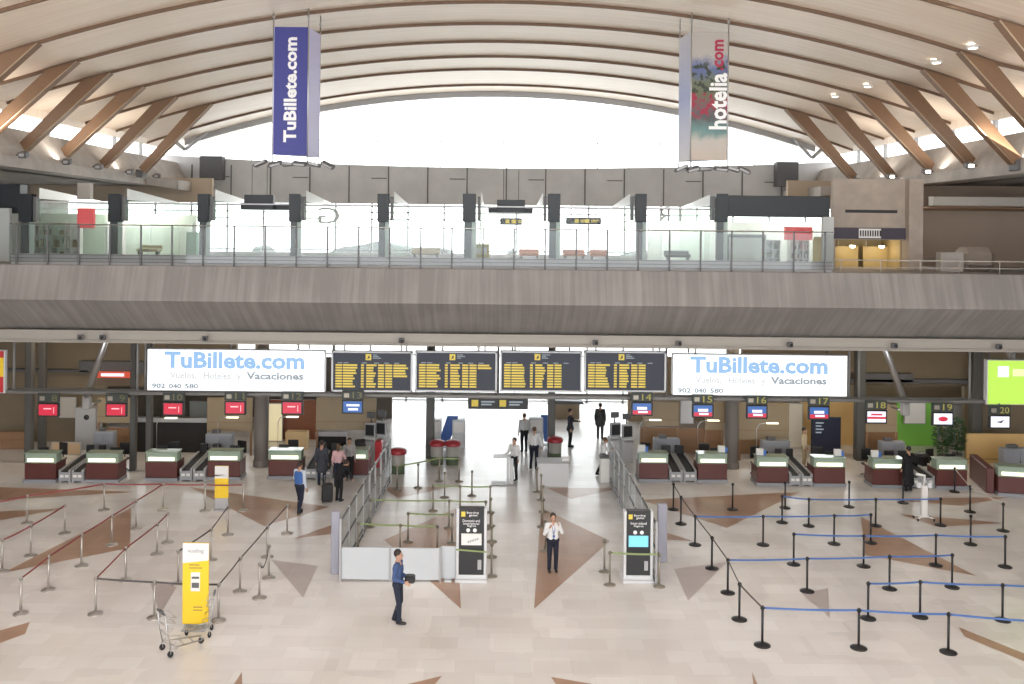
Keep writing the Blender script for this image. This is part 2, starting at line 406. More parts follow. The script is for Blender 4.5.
# gallery slab with concrete parapet
mb = MB()
sec = [(31.0, 8.68), (30.6, 7.55), (32.4, 6.42), (34.0, 6.2), (YE, 6.2), (YE, 8.6), (31.9, 8.6), (31.9, 8.68)]
mb.prism(sec, 'x', -26, 26, 0)
k = -25.9
while k < 26:
    k += 1.18
struct('gallery_slab', mb, M_CON, 'concrete gallery floor with sloped underside and front')
mb = MB(); mb.box(-26, 26, 32.3, 32.5, 6.02, 6.36); mb.box(-26, 26, 32.2, 32.6, 6.33, 6.38); mb.box(-26, 26, 32.2, 32.6, 6.0, 6.05)
mb.box(-26, 26, 32.12, 32.2, 5.96, 6.0)
tag(mb.build('steel_beam', M_BEAM), 'long pale steel beam running under the concrete gallery', 'beam')
mb = MB()
x0 = W(12, 260, 31.4).x; x1 = W(832, 260, 31.4).x
zc = 9.05
mb = MB(); mb.box(x0, x1, 31.35, 31.42, 8.68, zc); 
for zz in (8.78, 8.9, 9.02): mb.box(x0, x1, 31.3, 31.35, zz-.01, zz+.01, 1)
struct('trim_22', mb, [mat('grey_kerb', (.40, .38, .37), .6), M_DGREY])
# railing
rail = thing('glass_railing', 'long glass railing with dark posts along the gallery edge', 'railing', (0, 31.2, 8.68))
ps = 31.0*31.3/F
n_ = int((x1-x0)/ps)
for k in range(n_+1):
    m2 = MB(); xx = x0 + .25 + k*ps; m2.bbox(xx-.025, xx+.025, -.03, .03, 0, 1.38, .006); m2.build('post', M_DGREY, rail)
m2 = MB(); m2.box(x0, x1, -.008, .008, .1, 1.3); m2.build('glass_panel', G_FENCE, rail)
m2 = MB(); m2.tube([(x0, 0, 1.36), (x1, 0, 1.36)], .022); m2.build('handrail', M_STEEL, rail)
# right-hand railing on bare parapet
rail = thing('steel_railing', 'pale steel railing on the parapet at the far right of the gallery', 'railing', (0, 31.6, 8.68))
xa = W(832, 270, 31.6).x; xb = 25
m2 = MB(); m2.tube([(xa, 0, .42), (xb, 0, .42)], .022); m2.build('handrail', M_BEAM, rail)
m2 = MB(); m2.tube([(xa, 0, .18), (xb, 0, .18)], .014); m2.build('lower_rail', M_BEAM, rail)
for k in range(10):
    m2 = MB(); xx = xa+.3+k*1.35; m2.tube([(xx, 0, -.02), (xx, 0, .42)], .02); m2.build('post', M_BEAM, rail)
# ------------------------------------------------------------------ gallery shopfront
YC = 36.0; ZF = 8.6
cols = [(21, 34), (110, 122), (199, 210), (290, 301), (378, 389), (463, 476), (548, 560), (635, 646), (715, 727)]
for i, (a, b) in enumerate(cols):
    xa, xb, z0, z1 = rect(a, 194, b, 222, YC)
    o = thing('shopfront_pillar', '%s dark shopfront pillar from the left on the gallery' % ORD[i], 'pillar', ((xa+xb)/2, YC, ZF), 0, 'dark pillars of the gallery shopfront')
    w = (xb-xa)/2
    m2 = MB(); m2.bbox(-w, w, -.2, .2, z0-ZF, z1-ZF, .01); m2.build('header_block', mat('charcoal_cladding', (.022, .027, .033), .45), o)
    m2 = MB(); m2.bbox(-w*.8, w*.35, -.1, .1, 0, z0-ZF, .01); m2.build('shaft', mat('smoked_green', (.07, .09, .09), .3), o)
    m2 = MB(); m2.box(w*.35, w*1.1, -.015, .015, 0, z0-ZF); m2.build('glass_fin', mat('etched_glass', (.45, .56, .50), .3), o)
    s2 = 1 if a < 499 else -1
    m2 = MB(); m2.box(s2*(w+.12)-.05, s2*(w+.12)+.05, -.2, .2, z0-ZF+.05, z1-ZF-.1); m2.build('side_strip', M_DGREY, o)
    # glass side wall running back
    m2 = MB(); m2.box(s2*(w+.2)-.01, s2*(w+.2)+.01, 0, 7, 0, 2.3); m2.box(s2*(w+.2)-.012, s2*(w+.2)+.012, 0, 7, 2.3, 2.42); m2.build('return_glass', G_GREEN, o)
    m2 = MB(); m2.prism([(0, 2.42), (6, 2.42), (6, 2.48), (0, 2.85)], 'x', s2*(w+.2)-.01, s2*(w+.2)+.01); m2.build('transom_glass', mat('frosted_white', (.75, .78, .78), .3), o)
ga = thing('gallery_glazing', 'row of large glass shopfront panes on the gallery', 'glazing', (0, YC+.1, ZF))
for (a, b) in ((34, 110), (124, 173), (173, 199), (212, 290), (303, 378), (389, 463), (476, 548), (560, 635), (648, 715), (727, 820)):
    xa = W(a, 240, YC).x; xb = W(b, 240, YC).x
    m2 = MB(); m2.box(xa, xb, -.008, .008, 0, 2.1 if a != 173 else 2.3); m2.build('pane', G_GREEN if a in (34, 124, 173, 648, 727) else G_CLEAR, ga)
m2 = MB(); m2.box(W(34, 240, YC).x, W(820, 240, YC).x, -.03, .03, 2.28, 2.33); m2.build('top_rail', M_LGREY, ga)
# black fascia boxes
for (a, y0, b, y1, lb, cat, nm) in ((-30, 184, 21, 213, 'black fascia box over the shop at the far left end of the gallery', 'fascia', 'shop_fascia'),
                                    (727, 196, 829, 217, 'long black fascia over the shop at the right end of the gallery', 'fascia', 'shop_fascia')):
    xa, xb, z0, z1 = rect(a, y0, b, y1, YC); m2 = MB(); m2.bbox(xa, xb, YC-.1, YC+.5, z0, z1, .02); tag(m2.build(nm, MATS['charcoal_cladding']), lb, cat)
for (a, y0, b, y1, lb) in ((-30, 208, 12, 266, 'grey end wall panel at the left end of the gallery shops'), (821, 217, 832, 272, 'narrow pale grey end panel at the right end of the gallery shops')):
    xa, xb, z0, z1 = rect(a, y0, b, y1, YC-.3); m2 = MB(); m2.bbox(xa, xb, YC-.5, YC-.3, ZF, z1, .01); tag(m2.build('end_panel', mat('pale_end_panel', (.50, .52, .51), .4)), lb, 'panel')
for (a, b, y0, m_, lb) in ((10, 196, 214, mat('pale_green_interior', (.56, .57, .53), .6), 'pale green interior wall of the left gallery shop'), (648, 832, 222, mat('pale_shop_interior', (.56, .58, .56), .6), 'pale interior wall of the right gallery shop')):
    xa, xb = W(a, 240, 42).x, W(b, 240, 42).x; m2 = MB(); m2.box(xa, xb, 42, 42.1, ZF, W((a+b)/2, y0, 42).z)
    k = xa+.6
    while k < xb: m2.box(k, k+.06, 41.95, 42, ZF, ZF+1.6, 1); k += 1.9
    tag(m2.build('shop_wall', [m_, M_LGREY]), lb, 'shop wall')
# dark screens hanging
for (a, b, c, d, y0, y1, y2, lb) in ((245, 274, 240, 290, 195, 203, 210, 'dark hanging sign box over the gallery shops on the left'),
                                 (497, 525, 488, 533, 200, 208, 213, 'dark hanging sign box over the middle of the gallery')):
    o = thing('hanging_sign', lb, 'sign', W((a+b)/2, y0, YC+1.0))
    xa, xb, z0, z1 = rect(a, y0, b, y2, YC+1.0); p = o.location
    m2 = MB(); m2.bbox(xa-p.x, xb-p.x, -.15, .15, z0-p.z, z1-p.z, .02); m2.build('box', MATS['charcoal_cladding'], o)
    xa, xb, z0, z1 = rect(c, y1, d, y2, YC+1.1); m2 = MB(); m2.bbox(xa-p.x, xb-p.x, .16, .3, z0-p.z, z1-p.z, .02); m2.build('wing', MATS['charcoal_cladding'], o)
    m2 = MB()
    for dx in (-.3, .3): m2.tube([(dx, 0, 0), (dx, 0, 1.2)], .012)
    m2.build('hanger', M_DGREY, o)
def yellow_sign(a, y0, b, y1, D, lb):
    xa, xb, z0, z1 = rect(a, y0, b, y1, D); cx = (xa+xb)/2; cz = (z0+z1)/2
    o = thing('direction_sign', lb, 'sign', (cx, D, cz)); w = (xb-xa)/2; h = (z1-z0)/2
    m2 = MB(); m2.bbox(-w, w, -.06, .06, -h, h, .01); m2.build('panel', M_BLACK, o)
    for k in (-.88, .05) if (b-a) > 40 else (-.5, .1):
        m2 = MB(); m2.box(k*w, k*w+h*1.1, -.075, -.06, -h*.55, h*.55); m2.build('pictogram', M_SYEL, o)
        m2 = MB(); m2.box(k*w+h*1.6, k*w+h*1.6+w*.45, -.07, -.06, h*.1, h*.35); m2.build('caption_line', M_TGREY if (b-a) > 40 else M_SYEL, o)
        m2 = MB(); m2.box(k*w+h*1.6, k*w+h*1.6+w*.35, -.07, -.06, -h*.35, -h*.1); m2.build('caption_line', M_TGREY if (b-a) > 40 else M_SYEL, o)
    for dx in (-w*.7, w*.7): m2 = MB(); m2.tube([(dx, 0, h), (dx, 0, h+(3 if b-a > 40 else .5))], .012); m2.build('hanger', M_DGREY, o)
yellow_sign(500, 218, 522, 225, 37.5, 'small black sign with yellow marks under the middle hanging box')
yellow_sign(566, 217.5, 601, 224.5, 37.5, 'small black sign with yellow marks right of the middle pillar')
# red sign left, with body
xa, xb, z0, z1 = rect(77, 208, 94, 228, 37); m2 = MB(); m2.bbox(xa, xb, 37, 37.15, z0, z1, .01)
tag(m2.build('red_hanging_sign', mat('coral_red', (.65, .09, .10), .5, emit=.25, ecol=(.8, .1, .12))), 'red hanging shop sign at the left of the gallery', 'sign')
xa, xb, z0, z1 = rect(77, 183, 90, 199, 37); m2 = MB(); m2.bbox(xa, xb, 37, 37.3, z0, z1, .01); tag(m2.build('beige_box', M_BEAM), 'plain beige box fixed above the red hanging sign', 'box')
# shelving units
def shelf(name, lb, a, y0, b, y1, D, nx_, nz_, m, prod=None, dp=.4):
    xa, xb, z0, z1 = rect(a, y0, b, y1, D); z0 = ZF
    o = thing(name, lb, 'shelving', ((xa+xb)/2, D, ZF)); w = (xb-xa)/2; h = z1-ZF
    m2 = MB(); m2.box(-w, w, dp-.02, dp, 0, h); m2.build('back_panel', m, o)
    for k in range(nx_+1):
        xx = -w + 2*w*k/nx_; m2 = MB(); m2.box(xx-.02, xx+.02, 0, dp, 0, h); m2.build('upright', m, o)
    for k in range(nz_+1):
        zz = h*k/nz_; m2 = MB(); m2.box(-w, w, 0, dp, max(zz-.04, 0), zz+.001); m2.build('shelf', m, o)
    if prod:
        m2 = MB()
        for i in range(nx_):
            for k in range(nz_):
                for q in range(4):
                    hh = random.uniform(.3, .7)*h/nz_; xx = -w+2*w*(i+.12+q*.21)/nx_; zz = h*k/nz_
                    m2.box(xx, xx+.3*w/nx_, .05, .25, zz, zz+hh, random.randrange(len(prod)))
        po = m2.build('goods', prod, o); po['kind'] = 'stuff'
shelf('shop_shelving', 'tall white shop shelving at the left of the gallery', 26, 222, 78, 255, 38, 4, 3, M_WHITE, [M_WHITE, M_WALLB, M_LGREY])
shelf('display_rack', 'white rack with dark goods inside the right gallery shop', 791, 240, 809, 263, 37.5, 3, 3, M_WHITE, [M_BLACK, M_WHITE, M_RED])
shelf('low_display', 'pale display unit in the middle of the right gallery shop', 766, 240, 780, 260, 37.8, 2, 3, M_LGREY, [M_LEAF, M_WHITE])
shelf('yellow_cabinet', 'yellow cabinet on the gallery beside the middle pillar', 474, 244, 489, 257, 38, 2, 2, mat('lemon', (.75, .65, .2), .5), [M_WHITE, M_YEL])
xa, xb, z0, z1 = rect(784, 227, 811, 240, 37.4); m2 = MB(); m2.bbox(xa, xb, 37.2, 37.4, z0, z1, .01)
tag(m2.build('red_shop_header', MATS['coral_red']), 'red header panel above the rack in the right gallery shop', 'sign')
xa, xb, z0, z1 = rect(186, 232, 196, 248, 37.5); m2 = MB(); m2.bbox(xa, xb, 37.5, 37.9, ZF, z1, .03)
tag(m2.build('green_totem', mat('dull_green', (.25, .42, .28), .5)), 'dull green upright totem behind glass left of the second pillar pair', 'totem')
# framed booth in right shop
o = thing('glass_booth', 'dark framed white booth inside the right gallery shop', 'booth', (W(746, 250, 38).x, 38, ZF))
for dx in (-.75, .75):
    m2 = MB(); m2.box(dx-.05, dx+.05, -.05, .05, 0, 1.25); m2.build('frame_post', M_DGREY, o)
m2 = MB(); m2.box(-.8, .8, -.06, .06, 1.2, 1.32); m2.build('frame_head', M_DGREY, o)
m2 = MB(); m2.box(-.7, .7, .1, .14, 0, 1.2); m2.build('back_panel', M_WHITE, o)
# benches/seats low on the gallery
for i, (a, b, cm, lb) in enumerate(((563, 585, 'salmon', 'low salmon coloured seat left on the gallery beside the sixth pillar'), (590, 608, 'salmon', 'low salmon coloured seat right of the other salmon seat on the gallery'),
                                (412, 440, 'cream', 'low cream bench on the gallery in the centre left'), (519, 539, 'salmon', 'low orange seat just left of the seventh pillar'),
                                (138, 160, 'cream', 'cream low bench behind the glass left of the third pillar'), (665, 690, 'charcoal_seat', 'dark low bench on the gallery right of the eighth pillar'))):
    xa = W(a, 255, 38.5).x; xb = W(b, 255, 38.5).x
    mm = {'salmon': mat('salmon', (.75, .35, .22), .5), 'cream': mat('cream_seat', (.70, .62, .48), .5), 'charcoal_seat': M_DGREY}[cm]
    o = thing('low_bench', lb, 'bench', ((xa+xb)/2, 38.5, ZF)); w = (xb-xa)/2
    m2 = MB(); m2.bbox(-w, w, -.25, .25, .35, .48, .04); m2.build('seat', mm, o)
    m2 = MB(); m2.bbox(-w, w, .2, .3, .4, .62, .03); m2.build('backrest', mm, o)
    for dx in (-w*.8, w*.8):
        m2 = MB(); m2.box(dx-.03, dx+.03, -.2, .2, 0, .36); m2.build('leg', M_DGREY, o)
# gallery right: concrete wall block with doors
Y2 = 36.5
mb = MB(); xa = W(833, 230, Y2).x; xb = W(905, 230, Y2).x
def zr(py, px=880, D=Y2): return W(px, py, D).z
mb.box(xa, xb, Y2, Y2+.3, zr(240), 12.15); 
xs1, xs2 = W(845, 230, Y2).x, W(897, 230, Y2).x
mb.box(xs1, xs2, Y2-.02, Y2+.01, zr(213), zr(210), 1)
mb.box(xb, xb+.55, Y2-.35, Y2+.3, ZF, 12.15)
mb.box(xa, xa+.1, Y2, Y2+.3, ZF, zr(240)); 
struct('wall_gallery', mb, [concrete('warm_concrete', (.42, .355, .30), (1, 1, 1), .10), M_BLACK])
mb = MB(); mb.box(xb, 25, 41, 41.3, ZF, 12.15); struct('wall_recess', mb, mat('brown_concrete', (.40, .31, .24), .8, var=.1, scale=.6))
mb = MB(); mb.box(xb+1.1, 25, Y2, Y2+.4, zr(206, 980), zr(197, 980)); struct('trim_23', mb, M_BEAM)
mb = MB(); mb.box(xb+1.1, 25, Y2+.4, 41, zr(208, 980), zr(207, 980)); struct('trim_24', mb, M_BROWN)
o = thing('name_board', 'dark strip sign with a white plate above two lit doorways at right', 'sign', (xa, Y2-.08, zr(239)))
hh = zr(228)-zr(239)
m2 = MB(); m2.bbox(0, xb-xa, 0, .06, 0, hh, .01); m2.build('board', mat('plum_board', (.06, .05, .07), .5), o)
xp, xq = W(858, 230, Y2).x-xa, W(880, 230, Y2).x-xa
m2 = MB(); m2.box(xp, xq, -.02, 0, .03, hh-.03); m2.build('plate', M_WHITE, o)
m2 = MB()
for k in range(9): m2.box(xp+.04+k*(xq-xp)/9, xp+.04+(k+.55)*(xq-xp)/9, -.03, -.02, .1, hh-.1)
m2.build('glyph_row', M_BLACK, o)
for i, (a, b) in enumerate(((849, 873), (878, 904))):
    xa2, xb2 = W(a, 260, Y2).x, W(b, 260, Y2).x; mb = MB(); mb.box(xa2, xb2, Y2+1.5, Y2+1.56, ZF, zr(247))
    o = struct('door_%d' % (i+1), mb, mat('lit_amber_door', (.40, .30, .13), .5))
    m2 = MB(); m2.tube([(xa2+.1, Y2+1.45, ZF+.9), (xa2+.1, Y2+1.45, ZF+1.2)], .02); struct('door_handle', m2, M_STEEL, parent=o)
    lp = MB(); cx = (xa2+xb2)/2; lp.lathe([(.10, 0), (.11, -.04), (.07, -.09), (.01, -.1)], (cx, Y2+.9, zr(246)), 14)
    tag(lp.build('globe_lamp', M_LAMP), 'white lamp over the %s amber doorway on the gallery' % ('left' if i == 0 else 'right'), 'lamp')
    li = bpy.data.lights.new('doorway_light', 'POINT'); li.energy = 6; li.color = (1, .8, .5); li.shadow_soft_size = .15
    lo = bpy.data.objects.new('doorway_light', li); lo.location = (cx, Y2+.9, zr(252)); COL.objects.link(lo)
mb = MB(); mb.box(xa, xb, Y2+.3, Y2+2.2, zr(240), zr(240)+.1); mb.box(xa-.05, xa+.05, Y2+.3, Y2+2.2, ZF, zr(240)); mb.box(xb-.05, xb+.05, Y2+.3, Y2+2.2, ZF, zr(240)); mb.box(xa, xb, Y2+2.1, Y2+2.2, ZF, zr(240))
struct('wall_doorway', mb, mat('olive_plaster', (.36, .28, .14), .6))
mb = MB(); a, b = W(937, 260, 35).x, W(960, 260, 35).x
mb.bbox(a, b, 34.7, 35.1, ZF, W(940, 252, 35).z, .02); tag(mb.build('concrete_pier', M_CON2), 'short pale concrete pier behind the railing at right', 'pier')
mb = MB(); a, b = W(955, 260, 36).x, W(990, 260, 36).x; mb.bbox(a, b, 35.4, 36.4, ZF, W(960, 247, 36).z, .25)
tag(mb.build('covered_crate', mat('taupe_cover', (.30, .25, .21), .8, var=.15, scale=2)), 'large taupe covered bulk beside the concrete pier on the gallery', 'crate')
# left gallery: soffit panels behind
mb = MB(); mb.box(-25, W(215, 190, 50).x, 49.5, 49.8, 11.3, 12.6); struct('trim_25', mb, mat('tan_panel', (.46, .37, .28), .7))
mb = MB(); mb.box(W(785, 190, 50).x, 25, 49.5, 49.8, 11.3, 12.8); struct('trim_26', mb, MATS['tan_panel'])
mb = MB(); x0, x1, z0, z1 = rect(192, 154, 215, 178, 52); mb.box(x0, x1, 53.3, 53.95, z0, z1); x0, x1, z0, z1 = rect(784, 160, 806, 185, 52); mb.box(x0, x1, 53.3, 53.95, z0, z1)
struct('trim_27', mb, mat('slate_duct', (.10, .10, .105), .6))
# ------------------------------------------------------------------ lamps
def nearest_roof(px, py):
    D = 20
    while D < 54:
        p = W(px, py, D)
        if p.z > roofz(p.x, p.y)-.05: return p
        D += .05
    return p
for i, (x, y) in enumerate(((973, 46.5), (936.5, 61.5), (867.8, 85.7), (835, 95.7))):
    p = nearest_roof(x, y); o = thing('roof_downlight', '%s lit round downlight from the right in the timber roof' % ORD[i], 'downlight', (p.x, p.y, roofz(p.x, p.y)-.02), 0, 'lit downlights in the right of the roof')
    m2 = MB(); m2.lathe([(.0, -.06), (.13, -.06), (.13, -.02)], seg=16); m2.build('lamp_disc', M_LAMP, o)
    m2 = MB(); m2.lathe([(.13, -.08), (.18, -.08), (.19, .02), (.13, 0), (.13, -.08)], seg=16); m2.build('ring', M_WHITE, o)
spots = [(40, 162, 38, 0), (81, 166, 41, 0), (123, 170, 44.5, 0), (163, 174, 48, 0), (834, 183, 47, 0), (913, 181, 42, 1), (949.7, 178, 38.5, 1), (991, 173, 35.0, 1), (0, 156, 34.5, 0)]
for i, (x, y, D, lit) in enumerate(spots):
    p = W(x, y, D); sg = -1 if x < 500 else 1
    p.x = sg*17.95; nm = 'left' if sg < 0 else 'right'
    o = thing('floodlight', '%s floodlight on the %s concrete ledge, %s from the far end' % ('glowing' if lit else 'unlit dark', nm, ORD[[k for k, q in sorted(enumerate(spots), key=lambda e: -e[1][2]) if (q[0] < 500) == (sg < 0)].index(i)]), 'floodlight', (p.x, D, 12.6), 0, 'floodlights on the %s ledge' % nm)
    m2 = MB(); m2.tube([(0, 0, 0), (-sg*.28, 0, .0)], .03); m2.build('bracket', M_DGREY, o)
    m2 = MB(); m2.bbox(-sg*.28-.16, -sg*.28+.16, -.14, .14, -.1, .12, .03, M=Matrix.Translation((0, 0, 0)) @ Matrix.Rotation(R(18), 4, 'X')); m2.build('housing', M_DGREY, o)
    m2 = MB(); m2.box(-sg*.28-.09, -sg*.28+.09, -.17, -.145, -.07, .04); m2.build('lens', M_LAMP if lit else M_GREY, o)
# ------------------------------------------------------------------ banners
def banner(cx, facepx, sidepx, y0, y1, D, side, lb, faces):
    a, b = facepx; xa, xb, z0, z1 = rect(a, y0, b, y1, D)
    o = thing('hanging_banner', lb, 'banner', ((xa+xb)/2, D, z0)); w = (xb-xa)/2; h = z1-z0
    apex = (side*(w - .0) + side*.0, 1.2)
    # triangular prism: front edge -w..w at y=0; third corner behind towards `side`
    A = (-w, 0.0); B = (w, 0.0); C_ = (side*(w+.18), 1.15)
    def wall(p, q, t=.02):
        d = Vector((q[0]-p[0], q[1]-p[1])).normalized(); nn = Vector((d.y, -d.x))*t
        return [(p[0], p[1]), (q[0], q[1]), (q[0]-nn.x, q[1]-nn.y), (p[0]-nn.x, p[1]-nn.y)]
    m2 = MB(); m2.box(-w, w, 0, .03, 0, h); m2.build('front_face', faces[0], o)
    near = B if side > 0 else A; far = A if side > 0 else B
    m2 = MB(); m2.prism(wall(near, C_), 'z', 0, h); m2.build('side_face', faces[1], o)
    m2 = MB(); m2.prism(wall(C_, far), 'z', 0, h); m2.build('rear_face', faces[1], o)
    for p in (A, B, C_):
        m2 = MB(); zt = roofz(o.location.x+p[0]) - z0 - .05; m2.tube([(p[0], p[1], -.25), (p[0], p[1], zt)], .022)
        m2.ball((p[0], p[1], h+.35), .05); m2.build('suspension_rod', M_STEEL, o)
    # lighting ring under banner
    m2 = MB(); zz = -.3
    m2.tube([(-w, 0, zz), (w, 0, zz), (C_[0], 1.15, zz), (-w, 0, zz)], .035)
    m2.build('lamp_frame', M_GREY, o)
    for k in range(6):
        t = k/5; x = -w-.35 + (2*w+1.0)*t; yy = -.2 + .5*((k*37) % 3)/2
        m2 = MB(); M_ = Matrix.Translation((x, yy, -.32)) @ Matrix.Rotation(R(-25+50*t), 4, 'Y') @ Matrix.Rotation(R(20*(k % 2)), 4, 'X')
        m2.bbox(-.24, .24, -.14, .14, -.05, .07, .03, M=M_); sp_ = m2.build('spotlight', M_DGREY, o); m2 = MB(); m2.bbox(-.18, .18, -.15, -.14, -.02, .05, .002, M=M_); m2.build('lens', M_GREY, sp_)
    return o, w, h
o, w, h = banner(0, (273, 308), (308, 320), 27, 155, 32, 1, 'navy triangular hanging banner with white TuBillete.com lettering, left of centre', (M_NAVY, M_LAV))
m2 = MB(); text(m2, 'TuBillete.com', -.38*w, .36*w, .10*h, .92*h, -.002, bold=.034, vertical=True)
m2.build('lettering', M_TWHT, o.children[0])
# hotelia banner picture material
m = mat('beach_print', (.5, .5, .5), .55); n, l = nodes_of(m)
tc = n.new('ShaderNodeTexCoord'); sp = n.new('ShaderNodeSeparateXYZ'); l.new(tc.outputs['Object'], sp.inputs[0])
mr = n.new('ShaderNodeMapRange'); mr.inputs['From Max'].default_value = 4.4; l.new(sp.outputs['Z'], mr.inputs['Value'])
nz = n.new('ShaderNodeTexNoise'); nz.inputs['Scale'].default_value = 2.6; nz.inputs['Detail'].default_value = 6; l.new(tc.outputs['Object'], nz.inputs['Vector'])
ad = n.new('ShaderNodeMath'); ad.operation = 'MULTIPLY_ADD'; ad.inputs[1].default_value = .16; l.new(nz.outputs['Fac'], ad.inputs[0])
sb = n.new('ShaderNodeMath'); sb.operation = 'SUBTRACT'; sb.inputs[1].default_value = .08; l.new(mr.outputs[0], sb.inputs[0]); l.new(sb.outputs[0], ad.inputs[2])
rp = n.new('ShaderNodeValToRGB'); cr = rp.color_ramp
cr.elements[0].position = 0; cr.elements[0].color = (.47, .40, .34, 1); cr.elements[1].position = 1; cr.elements[1].color = (.42, .39, .36, 1)
for pz, c in ((.15, (.45, .42, .38)), (.22, (.13, .24, .23)), (.30, (.10, .15, .15)), (.33, (.07, .09, .09)), (.43, (.16, .08, .09)), (.52, (.12, .13, .07)), (.62, (.13, .15, .10)), (.70, (.10, .13, .28)), (.76, (.20, .22, .32)), (.82, (.42, .39, .36))):
    e = cr.elements.new(pz); e.color = (*c, 1)
l.new(ad.outputs[0], rp.inputs[0])
n3 = n.new('ShaderNodeTexNoise'); n3.inputs['Scale'].default_value = 4.5; n3.inputs['Detail'].default_value = 3; l.new(tc.outputs['Object'], n3.inputs['Vector'])
r3 = n.new('ShaderNodeValToRGB'); r3.color_ramp.elements[0].position = .5; r3.color_ramp.elements[0].color = (0, 0, 0, 1); r3.color_ramp.elements[1].position = .56; r3.color_ramp.elements[1].color = (1, 1, 1, 1)
l.new(n3.outputs['Fac'], r3.inputs[0])
r4 = n.new('ShaderNodeValToRGB'); c4 = r4.color_ramp; c4.elements[0].position = .30; c4.elements[0].color = (0, 0, 0, 1); c4.elements[1].position = .80; c4.elements[1].color = (0, 0, 0, 1)
e = c4.elements.new(.36); e.color = (1, 1, 1, 1); e = c4.elements.new(.74); e.color = (1, 1, 1, 1); l.new(mr.outputs[0], r4.inputs[0])
m4 = n.new('ShaderNodeMath'); m4.operation = 'MULTIPLY'; l.new(r3.outputs[0], m4.inputs[0]); l.new(r4.outputs[0], m4.inputs[1])
r5 = n.new('ShaderNodeValToRGB'); r5.color_ramp.interpolation = 'CONSTANT'; r5.color_ramp.elements[0].color = (.30, .02, .05, 1); r5.color_ramp.elements[1].position = .52; r5.color_ramp.elements[1].color = (.035, .045, .03, 1); l.new(mr.outputs[0], r5.inputs[0])
x5 = n.new('ShaderNodeMix'); x5.data_type = 'RGBA'; l.new(m4.outputs[0], x5.inputs[0]); l.new(rp.outputs[0], x5.inputs[6]); l.new(r5.outputs[0], x5.inputs[7])
l.new(x5.outputs[2], n['Principled BSDF'].inputs['Base Color']); M_BEACH = m
m = mat('sky_fade_print', (.55, .6, .8), .55); n, l = nodes_of(m)
tc = n.new('ShaderNodeTexCoord'); sp = n.new('ShaderNodeSeparateXYZ'); l.new(tc.outputs['Object'], sp.inputs[0]); mr = n.new('ShaderNodeMapRange'); mr.inputs['From Max'].default_value = 4.4
l.new(sp.outputs['Z'], mr.inputs['Value']); rp = n.new('ShaderNodeValToRGB'); rp.color_ramp.elements[0].color = (.70, .70, .74, 1); rp.color_ramp.elements[1].color = (.62, .63, .70, 1)
e = rp.color_ramp.elements.new(.5); e.color = (.36, .42, .68, 1); l.new(mr.outputs[0], rp.inputs[0]); l.new(rp.outputs[0], n['Principled BSDF'].inputs['Base Color']); M_FADE = m
o, w, h = banner(0, (691, 728), (681, 691), 32, 160, 32, -1, 'hanging beach picture banner with hotelia.com lettering, right of centre', (M_BEACH, M_FADE))
m2 = MB(); text(m2, 'hotelia', -.02*w, .95*w, .24*h, .68*h, -.002, bold=.03, vertical=True); m2.build('lettering', M_TWHT, o, 'white letters')
m2 = MB(); text(m2, '.com', .25*w, .75*w, .70*h, .94*h, -.002, bold=.03, vertical=True); m2.build('lettering', M_MAG, o, 'crimson letters')
# ------------------------------------------------------------------ suspended sign row
YS = 33.8
mb = MB()
zb = W(499, 397.5, YS).z
rr = MB(); rr.tube([(-22, YS+.15, zb), (22, YS+.15, zb)], .07); rr.tube([(-22, YS+.6, zb+.02), (22, YS+.6, zb+.02)], .05)
xx = -21.5
while xx < 22:
    rr.tube([(xx, YS+.15, zb), (xx+.6, YS+.6, zb+.02)], .025, 6); xx += 1.5
for pxh in (8, 133, 141, 228, 331, 498, 668, 853, 863, 975, 1020):
    q = W(pxh, 397, YS); rr.tube([(q.x, YS+.4, zb), (q.x, YS+.4, 6.3)], .045, 8)
tag(rr.build('sign_gantry', mat('gantry_grey', (.24, .235, .23), .5)), 'long grey tubular gantry carrying the screens above the check-in desks', 'gantry')
def lightbox(a, y0, b, y1, lb, lit=M_LBOX, txt=True, D=YS):
    xa, xb, z0, z1 = rect(a, y0, b, y1, D); cx = (xa+xb)/2
    o = thing('illuminated_sign', lb, 'sign', (cx, D, z0)); w = (xb-xa)/2; h = z1-z0
    m2 = MB(); m2.bbox(-w, w, 0, .25, 0, h, .02); m2.build('casing', M_LGREY, o)
    m2 = MB(); m2.box(-w+.03, w-.03, -.02, 0, .03, h-.03); fc = m2.build('face', lit, o)
    if txt:
        def word(t_, f0, f1, g0, g1, nm_, mm_, bold=0.0):
            m3 = MB(); text(m3, t_, -w+f0*2*w, -w+f1*2*w, g0*h, g1*h, -.022, bold=bold); m3.build(nm_, mm_, fc)
        fnt = mat('letter_faint', (.05, .05, .05), .4, emit=1, ecol=(.36, .37, .38))
        word('TuBillete.com', .10, .885, .54, .94, 'title_lettering', M_TBLUE, .034)
        word('Vuelos,', .13, .28, .27, .46, 'line_word', fnt, .03); word('Hoteles', .32, .47, .29, .46, 'line_word', fnt, .03); word('y', .505, .53, .24, .40, 'line_word', fnt, .03)
        word('Vacaciones', .56, .88, .29, .47, 'line_word', M_TGREY, .035)
        m3 = MB(); m3.box(-w+.62*2*w, -w+.88*2*w, -.03, -.022, .225*h, .235*h); m3.build('underline', M_TGREY, fc)
        word('902', .03, .105, .06, .18, 'phone_number', M_TGREY, .035); word('040', .125, .195, .06, .18, 'phone_number', M_TGREY, .035); word('580', .215, .29, .06, .18, 'phone_number', M_TGREY, .035)
    m2 = MB()
    for dx in (-w*.8, w*.8): m2.tube([(dx, .3, h), (dx, .3, 6.3-z0)], .03)
    m2.build('hanger', M_DGREY, o); return o, w, h
lightbox(147, 349.5, 325, 391.5, 'white illuminated TuBillete.com sign left of the flight boards')
